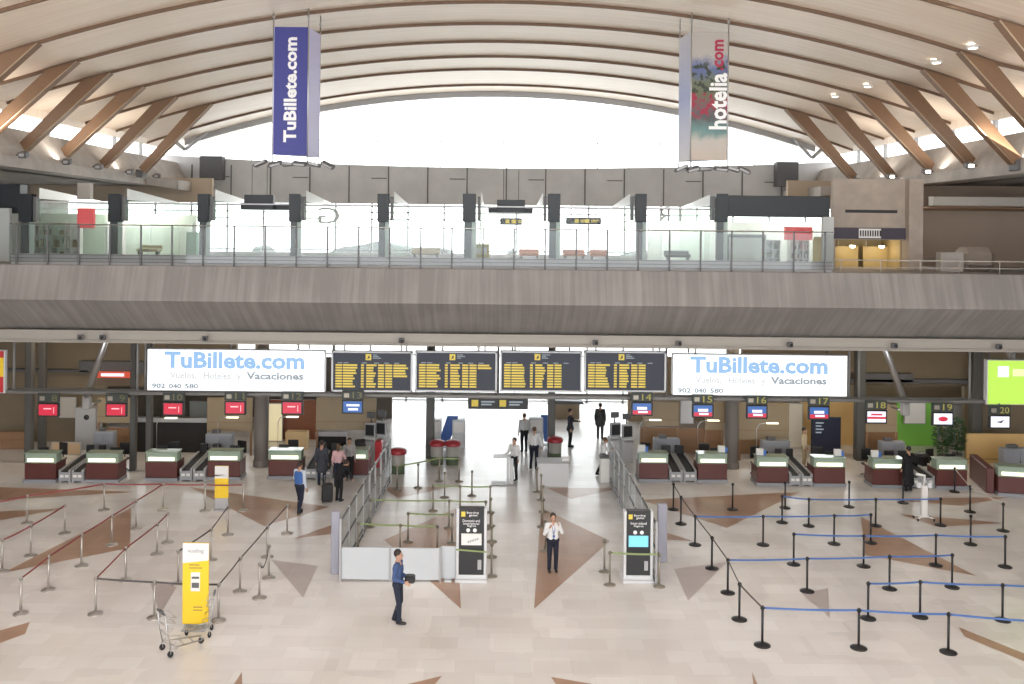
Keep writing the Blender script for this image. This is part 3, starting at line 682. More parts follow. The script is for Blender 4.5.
lightbox(672.5, 354.5, 847.5, 396, 'white illuminated TuBillete.com sign right of the flight boards')
o, w, h = lightbox(987, 360, 1050, 405, 'bright green illuminated sign at the right edge', M_LBGRN, False)
m2 = MB(); m2.box(-w+.38, -w+.78, -.03, -.02, h*.62, h*.86); m2.build('mark', M_SWHT, o)
m2 = MB(); m2.box(-w+.92, w-.1, -.03, -.02, h*.64, h*.80); m2.build('caption', mat('pale_lime', (.2, .2, .1), .4, emit=1, ecol=(.5, .62, .28)), o)
xa, xb, z0, z1 = rect(-40, 350, 4.5, 393, YS)
o = thing('striped_sign', 'red and yellow striped sign cut by the left edge', 'sign', (xa, YS, z0)); h = z1-z0
m2 = MB(); m2.bbox(0, xb-xa, .01, .2, 0, h, .01); m2.build('casing', M_LGREY, o)
for k, (f0, f1, mm) in enumerate(((.0, .38, M_RED), (.38, .84, M_YEL), (.84, 1, M_RED))):
    m2 = MB(); m2.box(.03, xb-xa-.04, -.02, .01, .03+f0*(h-.06), .03+f1*(h-.06)); m2.build('stripe', mm, o)
m2 = MB(); m2.tube([(.6, .1, h), (.6, .1, 6.3-z0)], .03); m2.build('hanger', M_DGREY, o)
# flight boards
for i, (a, b) in enumerate(((331.5, 412.5), (415, 497), (500, 582), (584, 666))):
    xa, xb, z0, z1 = rect(a, 351.2, b, 391.8, YS)
    o = thing('flight_board', '%s flight information board from the left, amber rows on a dark screen' % ORD[i], 'flight board', ((xa+xb)/2, YS, z0), 0, 'flight information boards')
    w = (xb-xa)/2; h = z1-z0
    m2 = MB(); m2.box(-w, w, .02, .22, 0, h); 
    for (p, q, r_, s_) in ((-w, w, 0, .06), (-w, w, h-.06, h), (-w, -w+.06, 0, h), (w-.06, w, 0, h)): m2.box(p, q, -.04, .02, r_, s_)
    m2.build('frame', M_LGREY, o)
    m2 = MB(); m2.box(-w+.06, w-.06, -.01, .019, .06, h-.06); scn = m2.build('screen', M_SCR, o)
    m2 = MB(); m2.box(-w*.16, -w*.02, -.02, -.01, h*.78, h*.93); m2.build('pictogram', M_SYEL, scn)
    m2 = MB(); m2.prism([(-.12*w, h*.81), (-.06*w, h*.83), (-.06*w, h*.90), (-.09*w, h*.88)], 'y', -.026, -.02); m2.build('plane_symbol', M_BLACK, scn)
    for k in range(3): m2 = MB(); m2.box(w*.02, w*(.12+.05*((i+k) % 3)), -.014, -.01, h*(.90-.04*k), h*(.92-.04*k)); m2.build('heading_line', M_TGREY, scn)
    for k, xk in enumerate((-.85, -.7, -.25, .05, .3, .55)): m2 = MB(); m2.box(w*xk, w*(xk+.12), -.014, -.01, h*.70, h*.72); m2.build('column_heading', M_TGREY, scn)
    m2 = MB(); cols_ = [(-.90, -.74), (-.72, -.36), (-.27, -.20), (-.14, .12), (.15, .30), (.33, .50), (.53, .90)]
    for rw in range(9):
        zt = h*(.655 - .066*rw)
        for ci, (p, q) in enumerate(cols_):
            if ci == 6 and rw > (4 if i == 0 else (1 if i == 1 else -1)): continue
            q2 = q if ci not in (1, 3, 6) else q - random.random()*(q-p)*.35
            m2.box(w*p, w*q2, -.018, -.01, zt-h*.021, zt+h*.021)
    m2.build('amber_rows', M_SYEL, scn)['kind'] = 'stuff'
    for dx in (-w*.7, w*.7): m2 = MB(); m2.tube([(dx, .2, h), (dx, .2, 6.3-z0)], .03); m2.build('hanger', M_DGREY, o)
yellow_sign(468, 397, 528, 409, 38.5, 'black overhead direction sign with yellow pictograms in the central passage')
# security cameras and spotlights under the steel beam
for i, x in enumerate((82, 104, 206, 402, 595, 678, 789, 893, 997)):
    q = W(x, 338, 32.15); o = thing('beam_spotlight', '%s small dark fitting from the left under the pale steel beam' % ORD[i], 'spotlight', (q.x, 32.1, 6.05), 0, 'fittings on the pale steel beam')
    m2 = MB(); m2.bbox(-.1, .1, -.14, .0, .02, .2, .03); m2.build('housing', M_DGREY, o)
    m2 = MB(); m2.ball((.02, -.15, .1), .06); m2.build('lens', M_BLACK, o)
# hanging counter screens
scr = [(48, 410, 'r', '8'), (116, 410, 'r', '9'), (173, 409, 'r', '10'), (235, 408, 'r', '11'), (292, 408, 'r', '12'), (352.5, 407, 'b', '13'), (642, 409, 's', '14'), (703, 411, 's', '15'), (757, 412, 's', '16'),
       (819, 413, 's', '17'), (876.5, 417, 'k', '18'), (943, 419, 'k2', '19'), (1000, 422, 'w', '20')]
kinds = {'r': 'rose red', 'b': 'blue', 's': 'blue and red', 'k': 'white and red', 'k2': 'white with red mark', 'w': 'white'}
for i, (x, y, kd, num) in enumerate(scr):
    q = W(x, y, YS-.2)
    side = 'left' if i < 6 else 'right'
    o = thing('desk_screen', 'hanging screen showing %s above check-in desk %s' % (kinds[kd], num), 'screen', (q.x, YS-.2, q.z), 0, 'hanging screens over the check-in desks')
    w, h = .39, .25
    m2 = MB(); m2.bbox(-w, w, 0, .12, -h, h, .02); m2.build('housing', M_BLACK, o)
    m2 = MB(); m2.box(-w+.06, w-.06, -.012, 0, -h+.06, h-.05); sr = m2.build('screen', {'r': M_SRED, 'b': M_SBLU, 's': M_SBLU, 'k': M_SWHT, 'k2': M_SWHT, 'w': M_SWHT}[kd], o)
    m2 = MB()
    if kd == 'r': m2.box(-.16, .12, -.02, -.012, .03, .07); m2.box(.2, .22, -.02, -.012, -.12, .1); m2.build('caption', mat('pink_light', (.9, .5, .5), .4, emit=.4, ecol=(.95, .45, .5)), sr)
    if kd == 'b': m2.box(-.22, .25, -.02, -.012, .03, .1); m2.box(-.16, .2, -.02, -.012, -.12, -.04); m2.build('caption', M_SWHT, sr)
    if kd == 's':
        m2.box(-w+.06, w-.06, -.016, -.012, -h+.06, -.05); m2.build('red_band', M_SRED, sr)
        m2 = MB(); m2.box(-.18, .18, -.02, -.016, -.02, .08); m2.box(-.14, .2, -.02, -.016, -.14, -.07); m2.build('caption', M_SWHT, sr)
    if kd == 'k': m2.box(-w+.06, w-.06, -.02, -.012, -.07, .01); m2.box(-.2, .2, -.02, -.012, .06, .12); m2.build('red_band', M_SRED, sr)
    if kd == 'k2': m2.ball((0, -.012, 0), .11, sc=(1.6, .08, .8)); m2.build('red_mark', M_SRED, sr)
    if kd == 'w': m2.prism([(-.16, .0), (.0, .03), (.14, .08), (.04, -.04), (-.05, -.02)], 'y', -.02, -.012); m2.build('dark_mark', M_BLACK, sr)
    m2 = MB(); m2.bbox(-w, w, .01, .1, h+.02, h+.34, .01); nb_ = m2.build('number_box', mat('dark_green_box', (.035, .045, .04), .5), o)
    m2 = MB(); text(m2, num, .0 if len(num) > 1 else .12, w-.06, h+.06, h+.29, .008); m2.build('number', mat('dim_yellow', (.30, .27, .06), .5, emit=.12, ecol=(.6, .55, .15)) if i > 5 else mat('faint_yellow', (.16, .15, .07), .5), nb_); m2 = MB(); m2.box(-w+.08, -w+.26, 0, .01, h+.09, h+.24); m2.build('pictogram', M_BRZ, nb_)
    m2 = MB(); m2.tube([(0, .06, h+.34), (0, .06, zb-q.z)], .03); m2.build('hanger', M_DGREY, o)
# ------------------------------------------------------------------ ground level behind desks
YB = 43.0
def wallseg(name, a, b, y0, y1, D, m, t=.2, floor=False, lb=None, cat=None):
    xa, xb, z0, z1 = rect(a, y0, b, y1, D)
    if floor: z0 = 0
    mb = MB(); mb.bbox(xa, xb, D, D+t, z0, z1, .01)
    if lb: return tag(mb.build(name, m), lb, cat)
    return struct(name, mb, m)
def base_y(D): return CY + H*F/D
# back wall left and right
mb = MB(); xl0, xl1 = -25, W(236, 380, YB).x; mb.box(xl0, xl1, YB, YB+.3, 2.6, 6.2); mb.box(xl0, W(105, 400, YB).x, YB, YB+.3, 0, 2.6)
struct('wall_back_left', mb, M_WALLW)
mb = MB(); xr0 = W(742, 380, YB).x; mb.box(xr0, 25, YB, YB+.3, 3.0, 6.2); mb.box(W(965, 400, YB).x, 25, YB, YB+.3, 0, 3.0)
struct('wall_back_right', mb, M_WALLW)
mb = MB(); mb.box(W(90, 400, 49).x, W(392, 400, 49).x, 49, 49.2, 0, 3.2); struct('wall_rear_left', mb, mat('dim_wall', (.16, .14, .12), .8))
mb = MB(); mb.box(W(628, 400, 49).x, 25, 49, 49.2, 0, 3.4); struct('wall_rear_right', mb, mat('tan_wall', (.42, .33, .22), .7))
# ducts / dark bands on back walls
for i, (a, b, y0, y1, m_) in enumerate(((80, 145, 361, 373, M_DGREY), (853, 912, 373, 382, M_DGREY), (0, 90, 369, 371.5, M_DGREY), (850, 1000, 379, 383, M_DGREY))):
    xa, xb, z0, z1 = rect(a, y0, b, y1, YB-.2); m2 = MB(); m2.bbox(xa, xb, YB-.35, YB-.003, z0, z1, .02)
    tag(m2.build('wall_duct', m_), ['short dark duct high on the left back wall', 'short dark duct high on the right back wall', 'thin dark pipe along the left back wall', 'long thin dark duct along the right back wall'][i], 'duct')
xa, xb, z0, z1 = rect(97, 372, 131, 377, YB-.5)
o = thing('shop_strip_sign', 'red and white lit strip sign on the left back wall', 'sign', ((xa+xb)/2, YB-.5, (z0+z1)/2)); w = (xb-xa)/2
m2 = MB(); m2.box(-w, w, -.1, 0, -.14, .14); m2.build('panel', mat('brick_red_sign', (.45, .06, .03), .4, emit=.3, ecol=(.7, .1, .05)), o)
m2 = MB(); m2.box(-w*.7, w*.65, -.12, -.1, -.07, .07); m2.build('lit_caption', M_SWHT, o)
# steel columns (thin, dark)
for i, (x, yb, wd, lb) in enumerate(((29, 462, .15, 'first dark steel column from the left behind the desks'), (42, 455, .14, 'second thin dark steel column from the left behind the desks'), (133, 470, .12, 'thin dark column left of the white lit sign'),
                                 (149, 470, .12, 'thin dark column behind the left edge of the white lit sign'), (859, 460, .2, 'dark steel column right of the right white sign'), (975, 455, .22, 'dark steel column behind desk 19 at the right'),
                                 (430, 458, .18, 'slim dark column left in the central passage'), (551, 457, .16, 'slim dark column right in the central passage'))):
    p = FL(x, yb); m2 = MB(); m2.bbox(p.x-wd, p.x+wd, p.y-wd, p.y+wd, 0, 6.3, .03)
    tag(m2.build('steel_column', mat('column_grey', (.10, .097, .09), .5)), lb, 'column')
for i, (a, b, yb, lb) in enumerate(((254, 268, 466, 'broad grey column behind desk 11'), (725, 738, 468, 'broad grey column between desks 15 and 16'))):
    p = FL((a+b)/2, yb); r_ = (b-a)/2*p.y/F
    m2 = MB(); m2.lathe([(r_, 0), (r_, 6.3)], (p.x, p.y, 0), 24); m2.lathe([(r_+.04, 0), (r_+.04, .25), (r_, .27)], (p.x, p.y, 0), 24)
    o = tag(m2.build('round_column', mat('taupe_column', (.20, .175, .16), .6)), lb, 'column')
for (a, b, lb) in (((110, 345), (87, 396), 'slanting steel prop under the gallery on the left'), ((880, 349), (905, 402), 'slanting steel prop under the gallery on the right'), ((1002, 349), (1024, 385), 'slanting steel prop at the right edge')):
    m2 = MB(); p = W(*a, 34.5); p.z = 6.25; q = W(*b, 35.5); m2.tube([p, q], [.1, .13], 10); m2.bbox(q.x-.16, q.x+.16, q.y-.1, q.y+.1, q.z-.5, q.z, .03)
    m2.tube([(q.x, q.y, q.z-.4), (q.x, q.y+1.2, q.z-.4)], .05)
    tag(m2.build('steel_prop', M_STEEL), lb, 'prop')
# beige sign-like partitions behind counters
parts_ = [(97, 137, 398, 423, 'beige partition board behind desk 9', M_WALLB), (207, 252, 398, 431, 'beige partition board behind desk 11', M_WALLB), (316, 376, 398, 430, 'beige partition board beside the blue screen', M_WALLB),
          (644, 679, 402, 426, 'beige partition board behind desk 14', M_WALLB), (705, 724, 402, 430, 'narrow beige partition board behind desk 15', M_WALLB), (739, 789, 403, 440, 'beige partition board behind desk 16', M_WALLB),
          (866, 897, 405, 432, 'beige partition board behind desk 18', M_WALLB), (966, 1030, 434, 468, 'pale wooden cabinet wall left of desk 20', M_YWALL)]
for a, b, y0, y1, lb, m_ in parts_:
    D = 40.75; xa, xb, z0, z1 = rect(a, y0, b, y1, D)
    o = thing('partition', lb, 'partition', ((xa+xb)/2, D, 0)); w = (xb-xa)/2
    m2 = MB(); m2.bbox(-w, w, 0, .12, z0, z1, .01); m2.build('board', m_, o)
    for dx in (-w+.05, w-.05):
        m2 = MB(); m2.box(dx-.04, dx+.04, .02, .1, 0, z0+.05); m2.build('leg', M_BROWN, o)
    m2 = MB(); m2.box(-w, w, -.01, 0, z0+.25*(z1-z0), z0+.27*(z1-z0)); m2.build('groove', M_BROWN, o)
# cabins behind: low back walls of offices (wood)
for i, (a, b, y0, m_, D, lb) in enumerate(((0, 28, 432, M_BROWN, 41.5, 'low brown wooden cabin front at the far left'), (100, 130, 428, M_BROWN, 42, 'low brown wooden cabin front behind desk 9'),
        (270, 316, 400, mat('redwood', (.28, .10, .05), .5), 44, 'red brown cabin wall behind desk 12'), (640, 722, 428, M_BROWN, 42, 'low brown cabin front behind desks 14 and 15'),
        (740, 788, 432, M_BROWN, 42, 'low brown cabin front behind desk 16'), (800, 872, 402, M_YWALL, 44, 'warm lit yellow wall behind desk 17'), (868, 898, 432, M_BROWN, 42, 'low brown cabin front behind desk 18'),
        (897, 937, 402, M_GREEN, 44, 'bright green office wall behind desk 19'), (937, 966, 404, M_GREY, 44.5, 'grey office wall with plants before it behind desk 19'))):
    xa = W(a, 430, D).x; xb = W(b, 430, D).x; z1 = W((a+b)/2, y0, D).z
    m2 = MB(); m2.bbox(xa, xb, D, D+.15, 0, z1, .01); m2.box(xa, xb, D-.03, D, z1*.5, z1*.5+.04)
    tag(m2.build('cabin_wall', m_), lb, 'cabin wall')
for (a, b, y0, lb) in ((137, 206, 420, 'black panel painted as the dark of the tunnel behind desk 10'), (317, 346, 434, 'black panel painted as the dark opening behind desk 12')):
    xa = W(a, 430, 41.2).x; xb = W(b, 430, 41.2).x; m2 = MB(); m2.bbox(xa, xb, 41.2, 41.35, 0, W((a+b)/2, y0, 41.2).z, .01); m2.box(xa-.05, xb+.05, 41.12, 41.2, W((a+b)/2, y0+2, 41.2).z, W((a+b)/2, y0-2, 41.2).z, 1)  # solid black panel paints in the darkness of the opening
    tag(m2.build('opening_dark_panel', [mat('painted_opening_dark', (.022, .02, .02), .8), M_GREY]), lb, 'painted dark opening', 'painted dark openings behind the desks')
# details : white door leaf near 790, dark-blue display, lit windows
def flat(name, a, y0, b, y1, D, m, lb, cat, t=.06, frame=None, floor=False):
    xa, xb, z0, z1 = rect(a, y0, b, y1, D)
    if floor: z0 = 0
    o = thing(name, lb, cat, ((xa+xb)/2, D, z0)); w = (xb-xa)/2; h = z1-z0
    m2 = MB(); m2.bbox(-w-.04, w+.04, 0, t, 0, h+.04, .01); m2.build('frame', frame or M_GREY, o)
    m2 = MB(); m2.box(-w, w, -.015, 0, .04, h); m2.build('face', m, o); return o, w, h
flat('door_leaf', 789, 404, 802, 455, 43.2, mat('ivory', (.78, .72, .60), .5), 'ivory door beside the warm yellow wall', 'door', floor=True)
o, w, h = flat('information_display', 812, 418, 840, 458, 41.5, mat('midnight', (.012, .015, .04), .4), 'tall midnight blue display behind desk 17', 'display', frame=M_BLACK, floor=True)
m2 = MB()
for k in range(4): m2.box(-w*.75, -w*(.2+.15*(k % 2)), -.03, -.015, h*(.86-.08*k), h*(.89-.08*k))
m2.build('caption', M_TGREY, o)
flat('light_window', 190, 402, 209, 418, 46, mat('bluish_pane', (.42, .46, .47), .3), 'pale square window in the dark area behind desk 10', 'window')
flat('painted_glow_wall', 269, 404, 282, 440, 43.5, mat('cream_painted_glow', (.85, .75, .5), .5, emit=.25, ecol=(.9, .8, .5)), 'cream wall strip with painted office glow left of the red brown cabin', 'panel', floor=True)  # emission on the wall face paints in the office light
flat('cream_cabinet', 286, 433, 306, 458, 42, mat('maple', (.72, .52, .28), .5), 'cream wooden cabinet behind desk 12', 'cabinet', t=.5, floor=True, frame=mat('maple', (.72, .52, .28)))
flat('grid_window', 681, 401, 693, 424, 41.8, M_LGREY, 'small pale gridded window right of the beige board behind desk 14', 'window')
flat('green_triangle_panel', 905, 402, 925, 424, 43.5, M_WHITE, 'white panel on the green office wall', 'panel')
flat('pale_panel', 60, 398, 75, 418, 42.3, mat('pale_taupe', (.50, .46, .41), .5), 'pale taupe board on the left back wall', 'panel')
o, w, h = flat('grey_machine', 76, 409, 95, 427, 41.5, M_GREY, 'grey machine with a dark round port between desks 8 and 9', 'machine', t=.7, floor=True)
m2 = MB(); m2.ball((.05, -.02, h*.8), .12, sc=(1, .3, 1)); m2.build('port', M_BLACK, o)
flat('wood_ramp_screen', 52, 443, 80, 462, 40.5, mat('light_wood', (.60, .44, .28), .5), 'light wood board between desks 8 and 9', 'board', floor=True)
# plants behind 19
for i, (x, yb) in enumerate(((942, 464), (957, 462))):
    p = FL(x, yb); o = thing('potted_plant', 'dark green bushy plant in a pot behind desk 19, %s one' % ('left' if i == 0 else 'right'), 'plant', p)
    m2 = MB(); m2.lathe([(.16, 0), (.22, .4), (.2, .4), (.01, .36)]); m2.build('pot', M_DGREY, o)
    m2 = MB()
    for k in range(420):
        z = random.uniform(.5, 1.9); rr_ = .28*math.sin(math.pi*(z-.35)/1.75)+.05; t = random.uniform(0, 6.28); c = Vector((rr_*math.cos(t)*random.random()**.4, rr_*math.sin(t)*random.random()**.4, z))
        d = Vector((math.cos(t), math.sin(t), random.uniform(-.3, .5)))*.2; s_ = Vector((-math.sin(t), math.cos(t), 0))*.065
        m2.add([c, c+d*.5+s_, c+d, c+d*.5-s_], [(0, 1, 2, 3)])
    m2.build('foliage', M_LEAF, o)
    m2 = MB(); m2.tube([(0, 0, .3), (.03, .02, 1.7)], .02); m2.build('stem', M_BROWN, o)
# ------------------------------------------------------------------ check-in desks
desks = [(24, 56, 482.5, '8'), (85, 118, 482.5, '9'), (145, 177, 481, '10'), (207, 240, 480, '11'), (268, 301, 479, '12'), (336, 368, 478, '13'), (639, 668, 482, '14'), (698, 727, 482.5, '15'), (757, 788, 486, '16'), (814, 845, 486.5, '17'),
         (873, 904, 488, '18'), (937, 967, 489, '19')]
M_KICK = mat('grey_kick', (.30, .31, .34), .5)
def desk(a, b, yb, num, extra=''):
    p0 = FL(a, yb); p1 = FL(b, yb); c = (p0+p1)/2; w = (p1.x-p0.x)/2; ang = 0
    o = thing('check_in_desk', 'maroon check-in desk under the number %s screen' % num + extra, 'desk', (c.x, c.y, 0), ang, 'maroon check-in desks')
    dp = .85; yb += 0
    m2 = MB(); m2.bbox(-w, w, 0, dp, .12, .74, .015); m2.box(-w*.02, w*.02, -.004, 0, .14, .72); m2.build('body', M_MAROON, o)
    m2 = MB(); m2.box(-w-.03, w+.03, -.05, dp, 0, .12); m2.build('kick_plinth', M_KICK, o)
    m2 = MB(); m2.bbox(-w, w, .02, .5, .74, 1.12, .02); m2.bbox(-w-.02, w+.02, -.05, .55, 1.12, 1.15, .01); gc = m2.build('glass_case', M_MIRR, o)
    m2 = MB(); m2.box(-w*.82, w*.82, -.01, .02, .80, .93); m2.build('light_strip', M_LITE, gc)
    m2 = MB(); m2.bbox(-w, w, .5, dp, .74, .80, .01); m2.build('worktop', mat('desk_beige', (.55, .5, .42), .5), o)
    return o
for a, b, yb, num in desks:
    desk(a, b, yb, num)
# desk 20: angled corner desk at the right edge
o = desk(1000, 1034, 497, '20', ', at the right edge'); o.rotation_euler = (0, 0, R(-12)); 
m2 = MB(); m2.bbox(-1.0, -.7, .3, 2.6, .0, .98, .03); m2.build('return_side', M_MAROON, o)
# desk equipment
for i, (a, b, yb, num) in enumerate(desks):
    c = FL((a+b)/2, yb)
    o = thing('desk_monitor', 'small dark monitor on the back of check-in desk %s' % num, 'monitor', (c.x + (.25 if i % 2 else -.2), c.y+.68, .8), 0, 'monitors on the check-in desks')
    m2 = MB(); m2.bbox(-.2, .2, -.02, .02, .12, .42, .01); m2.build('screen', M_BLACK, o)
    m2 = MB(); m2.tube([(0, .02, .01), (0, .02, .2)], .025); m2.build('neck', M_BLACK, o)
    m2 = MB(); m2.bbox(-.12, .12, -.08, .08, 0, .02, .005); m2.build('base', M_BLACK, o)
    if num in ('14', '15', '16', '17', '18'):
        o = thing('leaflet_holder', 'white and blue leaflet box on top of check-in desk %s' % num, 'leaflet holder', (c.x+(.45 if num in ('15', '17') else -.4), c.y+.3, 1.15), 0, 'leaflet boxes on the desks')
        m2 = MB(); m2.bbox(-.18, .1, -.06, .06, 0, .26, .01); m2.build('box', M_WHITE, o)
        m2 = MB(); m2.bbox(.1, .2, -.07, .05, 0, .2, .01); m2.build('sleeve', mat('cobalt', (.08, .2, .6), .5), o)
    # swan lamp
    if num in ('10', '11', '12', '14', '15', '16'):
        o = thing('desk_lamp', 'tall curved lamp with a white head at check-in desk %s' % num, 'lamp', (c.x-.45, c.y+.72, .8), 0, 'curved desk lamps')
        m2 = MB(); m2.tube([(0, 0, 0), (0, 0, 1.3), (.1, -.05, 1.5), (.3, -.1, 1.55), (.5, -.1, 1.55)], .018); m2.build('arm', M_STEEL, o)
        m2 = MB(); m2.bbox(.35, .85, -.16, -.04, 1.52, 1.58, .02); m2.build('lamp_head', M_LITE, o)
        m2 = MB(); m2.lathe([(.0, .02), (.1, .02), (.1, 0)]); m2.build('base', M_STEEL, o)
    # office chair behind each desk
    o = thing('office_chair', 'black office chair behind check-in desk %s' % num, 'chair', (c.x+(.1 if i % 2 else -.1), c.y+1.75, 0), R(20*(i % 3)-20), 'office chairs behind the desks')
    m2 = MB(); m2.bbox(-.24, .24, -.22, .22, .45, .53, .03); m2.build('seat', M_BLACK, o)
    m2 = MB(); m2.bbox(-.22, .22, .2, .27, .62, 1.12, .04); m2.build('backrest', M_BLACK, o)
    m2 = MB(); m2.tube([(0, 0, .1), (0, 0, .46)], .03); m2.tube([(0, .24, .5), (0, .25, .7)], .025)
    for k in range(5): m2.tube([(0, 0, .1), (.28*math.cos(k*1.257), .28*math.sin(k*1.257), .05)], .022); 
    for k in range(5): m2.ball((.28*math.cos(k*1.257), .28*math.sin(k*1.257), .03), .03, 8, 6)
    m2.build('base', M_DGREY, o)
# grey cabinets behind desks
for i, (a, b, y0, yb, lb) in enumerate(((93, 113, 432, 464, 'grey cabinet behind desk 9'), (205, 232, 434, 464, 'grey cabinet behind desk 11'), (654, 680, 439, 465, 'grey cabinet behind desk 14'),
                                     (762, 790, 441, 467, 'grey cabinet behind desk 16'), (881, 905, 442, 469, 'grey cabinet behind desk 18'), (1003, 1036, 449, 477, 'grey cabinet behind desk 20'))):
    p = FL((a+b)/2, yb); w = (b-a)/2*p.y/F; z1 = W((a+b)/2, y0, p.y).z
    o = thing('grey_cabinet', lb, 'cabinet', (p.x, p.y, 0), 0, 'grey cabinets behind the desks'); m2 = MB(); m2.bbox(-w, w, 0, .4, 0, z1, .02); m2.build('body', mat('bluish_grey', (.30, .31, .34), .5), o)
    for k in range(2):
        m2 = MB(); m2.bbox(-w+.03+k*w, -w+w-.03+k*w, -.02, 0, .08, z1-.06, .005); dr = m2.build('door', mat('bluish_grey', (.30, .31, .34)), o); m2 = MB(); m2.tube([(-.03+k*.06, -.04, z1*.5), (-.03+k*.06, -.04, z1*.5+.15)], .01); m2.build('handle', M_STEEL, dr)
    m2 = MB(); m2.bbox(-w*.6, 0, .1, .35, z1, z1+.14, .02); m2.build('tray', M_DGREY, o)
# conveyors (pairs)
conv = [(58, 71, 482.5, 8), (71, 84, 482.5, 9), (179, 192.5, 481, 10), (192.5, 206, 481, 11), (304, 318, 479, 12), (318, 333, 479, 13), (669, 683, 482, 14), (683, 697, 482, 15), (789, 801, 486, 16), (801, 813, 486, 17), (905.5, 920, 488, 18), (920, 935, 488, 19)]
for i, (a, b, yb, nb) in enumerate(conv):
    p0 = FL(a, yb); p1 = FL(b, yb); c = (p0+p1)/2; w = (p1.x-p0.x)/2
    o = thing('baggage_conveyor', 'black belt baggage conveyor with steel front next to desk %d' % nb, 'conveyor', (c.x, c.y, 0), 0, 'baggage conveyors between the desks')
    m2 = MB(); m2.bbox(-w+.04, w-.04, -.02, .05, .05, .40, .01); fpl = m2.build('front_plate', mat('mid_grey_steel', (.36, .37, .39), .4), o)
    m2 = MB()
    for s_ in (-1, 1): m2.box(s_*w*.38-.07, s_*w*.38+.07, -.03, -.02, .2, .3)
    m2.build('vent', M_WHITE, fpl)
    m2 = MB(); m2.prism([(.02, .36), (2.2, .53), (2.2, .59), (.0, .42)], 'x', -w+.1, w-.1); m2.build('belt', M_RUBBER, o)
    for s_ in (-1, 1):
        m2 = MB(); m2.prism([(.0, .0), (2.2, .0), (2.2, .65), (.0, .48)], 'x', s_*(w-.06)-.04, s_*(w-.06)+.04); m2.build('side_rail', M_GREY, o)
    m2 = MB(); m2.bbox(-w+.1, w-.1, 2.2, 2.3, .0, .95, .02); m2.build('end_flap', M_BLACK, o)
# ------------------------------------------------------------------ barrier posts
def post_proto(style):
    m_ = {'black': M_BLACK, 'silver': M_POSTS, 'bronze': M_BRZ}[style]
    r_ = {'black': .20, 'silver': .19, 'bronze': .17}[style]
    a = MB(); a.lathe([(.0, 0), (r_, 0), (r_, .018), (r_*.85, .035), (r_*.3, .06), (.03, .075), (.0, .08)], seg=24)
    b = MB(); b.lathe([(.0, .06), (.03, .06), (.03, .90), (.0, .90)], seg=12)
    c = MB(); c.lathe([(.0, .86), (.038, .86), (.038, .945), (.028, .965), (.0, .965)], seg=14)
    for k in range(4): c.box(-.05, .05, -.012, .012, .885, .94, M=Matrix.Rotation(k*math.pi/2, 4, 'Z'))
    return a.mesh('base', m_), b.mesh('post', m_), c.mesh('head', M_BLACK if style == 'black' else m_)
PM = {s_: post_proto(s_) for s_ in ('black', 'silver', 'bronze')}
def add_post(style, p, label, group):
    o = thing('barrier_post', label, 'barrier post', (p.x, p.y, 0), 0, group)
    for nm, me in zip(('base', 'pole', 'head'), PM[style]):
        c = bpy.data.objects.new(nm, me); COL.objects.link(c); c.parent = o
    return o
def add_belt(o, p, q, m_, sag=.02):
    d = q - p; L = d.length; n_ = 8; t = Vector((-d.y, d.x, 0)).normalized()*.004; m2 = MB(); vs = []; fs = []
    for i in range(n_+1):
        f = i/n_; c = d*f; s_ = -4*sag*f*(1-f)
        for (sg, zz) in ((1, .94), (-1, .94), (-1, .89), (1, .89)): vs.append((c.x+sg*t.x, c.y+sg*t.y, zz+s_))
    for i in range(n_):
        for k in range(4): fs.append((i*4+k, i*4+(k+1) % 4, (i+1)*4+(k+1) % 4, (i+1)*4+k))
    fs += [(0, 1, 2, 3), (n_*4+3, n_*4+2, n_*4+1, n_*4)]
    m2.add(vs, fs); m2.build('belt', m_, o)
def chain(style, pts, beltm, desc, group, sag=.02, closed_last=None):
    ps = [FL(*q) for q in pts]; objs = []
    for i, p in enumerate(ps):
        o = add_post(style, p, desc.replace('#', ORD[i]), group); objs.append(o)
    for i in range(len(ps)-1):
        bm_ = beltm[i] if isinstance(beltm, list) else beltm
        if bm_: add_belt(objs[i], ps[i], ps[i+1], bm_, sag)
    return objs, ps
gR = 'black barrier posts of the right queue'
d_o, d_p = chain('black', [(673.3, 509.7), (680.8, 524), (695, 545), (711.8, 568.6), (727.7, 593), (739.3, 619.6), (762.2, 645.5)], M_BDARK,
      'black barrier post, # from the back along the slanting black belt line', gR, .01)
chain('black', [(732.5, 509.7), (785, 508), (849, 507), (903, 503)], None, 'black barrier post, # from the left in the row nearest the desks', gR)
chain('black', [(782, 522.6), (808.6, 526), (875.6, 526), (940.4, 525.4)], M_BBLUE, 'black post with blue belt, # from the left in the second row from the desks', gR)
o1, p1 = chain('black', [(763, 545), (834, 544), (870.6, 543)], M_BBLUE, 'black post with blue belt, # from the left in the third row from the desks', gR); add_belt(d_o[2], d_p[2], p1[0], M_BBLUE)
chain('black', [(793.6, 564.5), (863.5, 566.4), (935.7, 565.5), (1005, 567)], M_BBLUE, 'black post with blue belt, # from the left in the fourth row from the desks', gR)
o1, p1 = chain('black', [(807, 591.4), (889.4, 589), (952, 587.4)], M_BBLUE, 'black post with blue belt, # from the left in the third row from the front', gR); add_belt(d_o[4], d_p[4], p1[0], M_BBLUE)
chain('black', [(868, 618.7), (920, 617), (1002.4, 620.5), (1075, 622)], M_BBLUE, 'black post with blue belt, # from the left in the second row from the front', gR)
o1, p1 = chain('black', [(858.6, 648.2), (948.3, 652.5), (1052, 661)], M_BBLUE, 'black post with blue belt, # in the front row after its corner post', gR); add_belt(d_o[6], d_p[6], p1[0], M_BBLUE)
chain('black', [(954.6, 492), (970, 512), (1003, 531)], M_BWHT, 'black post with pale belt, # from the back at far right', gR)
